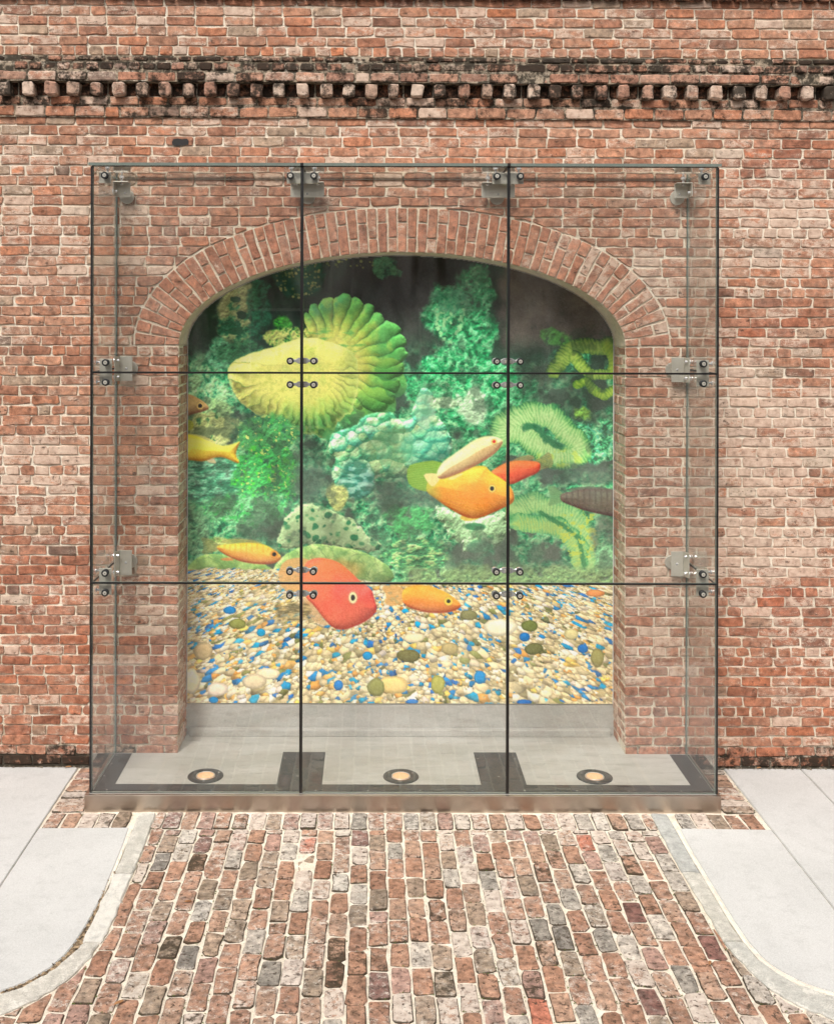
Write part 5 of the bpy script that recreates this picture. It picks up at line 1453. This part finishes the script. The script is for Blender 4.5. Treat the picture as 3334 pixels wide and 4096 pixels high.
# orange fish above the gravel
fin([(416, 1118), (438, 1122), (458, 1134), (458, 1146), (440, 1154), (418, 1156), (426, 1138)], (112, 128, 78), (150, 152, 92), .1, .75, 4)
fin([(456, 1134), (466, 1122), (520, 1122), (556, 1133), (520, 1134)], (150, 164, 90), (200, 184, 96), .2, .7, 5)
fin([(455, 1165), (480, 1160), (492, 1168), (470, 1170)], (226, 130, 70), (236, 150, 90), 0, .85, 6)
b_ = fishbody([(450, 1137), (474, 1134), (520, 1130), (553, 1134), (574, 1147), (590, 1161), (576, 1174), (547, 1177), (507, 1172), (480, 1162), (456, 1148)], ((236, 176, 60), (255, 198, 84), (250, 178, 88), (226, 148, 104)), .1, 3, 1, .03)
over(b_*ss(.55, .9, .5+.5*np.cos(X*.55))*ss(1158, 1140, Y)*.25, (226, 150, 50)); eye(572, 1155, 7.2, (236, 150, 60), (34, 34, 36))
# red parrot fish with its pale tail
fin([(590, 1168), (622, 1160), (650, 1166), (650, 1245), (612, 1238), (586, 1226), (578, 1196)], (222, 160, 92), (232, 180, 116), .1, .88, 7)
fin([(625, 1240), (660, 1256), (690, 1306), (660, 1300), (640, 1280)], (196, 150, 104), (214, 176, 126), 1.0, .8, 8)
m = blob(612, 1275, 42, 22, .5, 180); over(m*.75, lerp3(ss(.35, .7, fbm(8, 181, 3, ax=.5, ay=1.6)), (84, 76, 48), (150, 130, 84), (206, 180, 116)))
fishbody([(636, 1172), (655, 1162), (682, 1163), (709, 1172), (736, 1196), (755, 1215), (775, 1226), (781, 1249), (788, 1270), (772, 1289), (746, 1303), (718, 1313), (695, 1309), (676, 1290), (656, 1262), (636, 1244), (628, 1210)], ((236, 104, 60), (255, 92, 84), (252, 100, 76), (240, 126, 84)), .25, 4, 1, .015)
over(blob(660, 1210, 34, 44, .25, 186, .8)*.45, (240, 140, 84)); over(blob(712, 1278, 14, 26, .3, 187, .8)*.3, (226, 80, 66)); over(blob(690, 1190, 60, 26, .3, 182, .6)*.35, (255, 140, 66)); over(blob(724, 1280, 30, 22, .3, 183, .8)*.3, (255, 120, 96)); eye(736, 1245, 8.5, (250, 226, 170), (40, 34, 34), 1.4, .52)
# orange cichlid over the gravel
fin([(793, 1222), (812, 1216), (846, 1224), (846, 1258), (812, 1264), (800, 1254), (806, 1240)], (216, 158, 84), (236, 176, 104), .05, .85, 9)
fin([(812, 1214), (860, 1210), (892, 1219), (840, 1224)], (222, 160, 90), (240, 180, 100), .1, .8, 10)
fishbody([(838, 1224), (874, 1217), (905, 1222), (938, 1237), (957, 1253), (963, 1264), (943, 1275), (902, 1278), (866, 1271), (838, 1258)], ((236, 136, 46), (255, 160, 58), (252, 146, 60), (240, 150, 92)), .12, 5, 1, .03); eye(935, 1252, 8.4, (240, 206, 76), (40, 40, 34), 1.0, .5)
# grey striped fish at the right edge
fin([(1138, 1012), (1152, 1010), (1174, 1026), (1174, 1044), (1160, 1050), (1138, 1055), (1148, 1034)], (98, 146, 94), (120, 164, 106), 0, .85, 11)
fin([(1176, 1022), (1192, 1014), (1240, 1010), (1290, 1020), (1240, 1024)], (92, 96, 84), (112, 110, 92), .2, .8, 12)
b_ = fishbody([(1166, 1028), (1190, 1022), (1215, 1017), (1245, 1016), (1296, 1022), (1296, 1078), (1250, 1070), (1215, 1062), (1185, 1050), (1168, 1043)], ((92, 84, 76), (112, 98, 84), (104, 98, 86)), 0, 6, .96, .04)
over(b_*ss(.55, .95, .5+.5*np.cos((X-1180)*.52))*.5*ss(1062, 1040, Y), (76, 70, 64))
# red-orange fish behind, orange parrot fish, pale albino fish in front
fin([(1112, 958), (1128, 950), (1146, 936), (1156, 972), (1132, 976), (1118, 984)], (110, 118, 72), (150, 140, 90), -.4, .72, 13)
fin([(1060, 962), (1080, 950), (1108, 944), (1118, 958)], (150, 140, 84), (180, 150, 96), -.3, .7, 14)
fishbody([(1018, 985), (1036, 972), (1060, 960), (1088, 958), (1120, 960), (1127, 968), (1122, 984), (1092, 996), (1066, 1010), (1040, 1004)], ((236, 118, 60), (250, 108, 62), (242, 92, 58), (236, 128, 76)), -.3, 7, 1, .02)
fin([(848, 970), (870, 962), (912, 957), (936, 975), (930, 1020), (895, 1026), (862, 1018), (847, 1003)], (116, 168, 54), (150, 186, 68), .1, .92, 15)
fin([(955, 1080), (966, 1068), (1000, 1074), (1000, 1080), (975, 1087)], (226, 186, 60), (244, 200, 84), .1, .9, 16)
b_ = fishbody([(905, 990), (925, 985), (958, 978), (1008, 966), (1023, 983), (1042, 994), (1062, 1009), (1072, 1031), (1070, 1046), (1055, 1054), (1028, 1067), (1001, 1079), (974, 1080), (934, 1058), (905, 1036), (888, 1024), (890, 1004)], ((240, 170, 52), (255, 176, 60), (252, 164, 52), (244, 158, 60)), .2, 8, 1, .02)
over(b_*ss(.3,1.,.5+.5*np.cos((Y-X*.35)*.9))*blob(965, 1050, 44, 16, .3, 185, .6)*.35, (230, 170, 60)); over(b_*ss(1006, 1014, X)*ss(1020, 1012, X)*ss(1000, 1020, Y)*.3, (226, 120, 40)); over(b_*blob(1000, 1030, 40, 26, .3, 184, .8)*.45, (244, 132, 48)); over(b_*ss(930, 890, X)*.7, (170, 184, 66)); eye(1025, 1017, 6.8, (250, 214, 110), (40, 38, 40), 1.15)
fin([(880, 986), (906, 984), (918, 990), (916, 1000), (902, 1017), (888, 1002)], (240, 214, 130), (252, 232, 164), -.7, .95, 17)
fin([(928, 998), (960, 984), (968, 986), (944, 1000)], (244, 216, 130), (252, 230, 160), -.5, .9, 18)
fishbody([(908, 985), (921, 962), (943, 947), (968, 929), (985, 917), (1004, 909), (1023, 907), (1040, 911), (1048, 918), (1045, 927), (1032, 944), (1008, 960), (986, 972), (958, 985), (930, 996), (914, 998)], ((240, 206, 110), (252, 232, 160), (250, 226, 150), (246, 208, 120)), -.5, 9, 1, .035); eye(1029, 919, 5.4, (250, 214, 110), (222, 44, 50))
# hazy veil of the panes painted into the print, stronger towards its foot
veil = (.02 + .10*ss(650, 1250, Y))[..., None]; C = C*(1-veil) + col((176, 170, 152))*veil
# print grain, then to linear ink
C = np.clip(C + (n_g[..., None]-.5)*16 + (np.random.RandomState(1).rand(H_, W_, 1)-.5)*14, 0, 255)/255.0
lin = np.where(C <= .04045, C/12.92, ((C+.055)/1.055)**2.4)
INK = 1.2
lin = np.clip(lin*INK, 0.0, .93)
# mesh: keep the cells inside the arch outline
mx = (X-772.2)*SB; mz = CAM_H - (Y-671.7)*SB
inside = ((np.abs(mx-ACX) < AA-.004) & (mz <= ASZ)) | ((((mx-ACX)/(AA-.004))**2 + ((mz-ASZ)/(AB-.004))**2 < 1) & (mz > ASZ))
idx = -np.ones(X.shape, int); idx[inside] = np.arange(inside.sum())
q = inside[:-1, :-1] & inside[1:, :-1] & inside[:-1, 1:] & inside[1:, 1:]
a_, b_, c_, d_ = idx[:-1, :-1][q], idx[:-1, 1:][q], idx[1:, 1:][q], idx[1:, :-1][q]
quads = np.stack([a_, d_, c_, b_], 1).astype(np.int32)
co = np.stack([mx[inside], np.full(inside.sum(), MY), mz[inside]], 1).astype(np.float32)
me = bpy.data.meshes.new('print')
me.vertices.add(len(co)); me.vertices.foreach_set('co', co.ravel())
me.loops.add(quads.size); me.loops.foreach_set('vertex_index', quads.ravel())
me.polygons.add(len(quads)); me.polygons.foreach_set('loop_start', np.arange(0, quads.size, 4, dtype=np.int32))
me.update(calc_edges=True)
at = me.attributes.new('ink', 'FLOAT_COLOR', 'POINT')
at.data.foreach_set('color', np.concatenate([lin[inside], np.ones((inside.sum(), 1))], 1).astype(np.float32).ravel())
me.materials.append(M_PRINT)
mural = tag(empty('mural', (ACX, MY, mz[inside].min())), 'large arched print of an aquarium with orange fish, green corals and coloured gravel', 'mural')
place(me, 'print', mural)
pl = [(JL+.003, float(mz[inside].min())-.001)] + [(JR-.003, float(mz[inside].min())-.001)]
for t in np.linspace(0, math.pi, 60): pl.append((ACX+(AA-.003)*math.cos(t), ASZ+(AB-.003)*math.sin(t)))
g = Geo(); g.prism(pl, MY+.001, MY+.009, 1); g.build('backing_board', M_BOARD, mural)
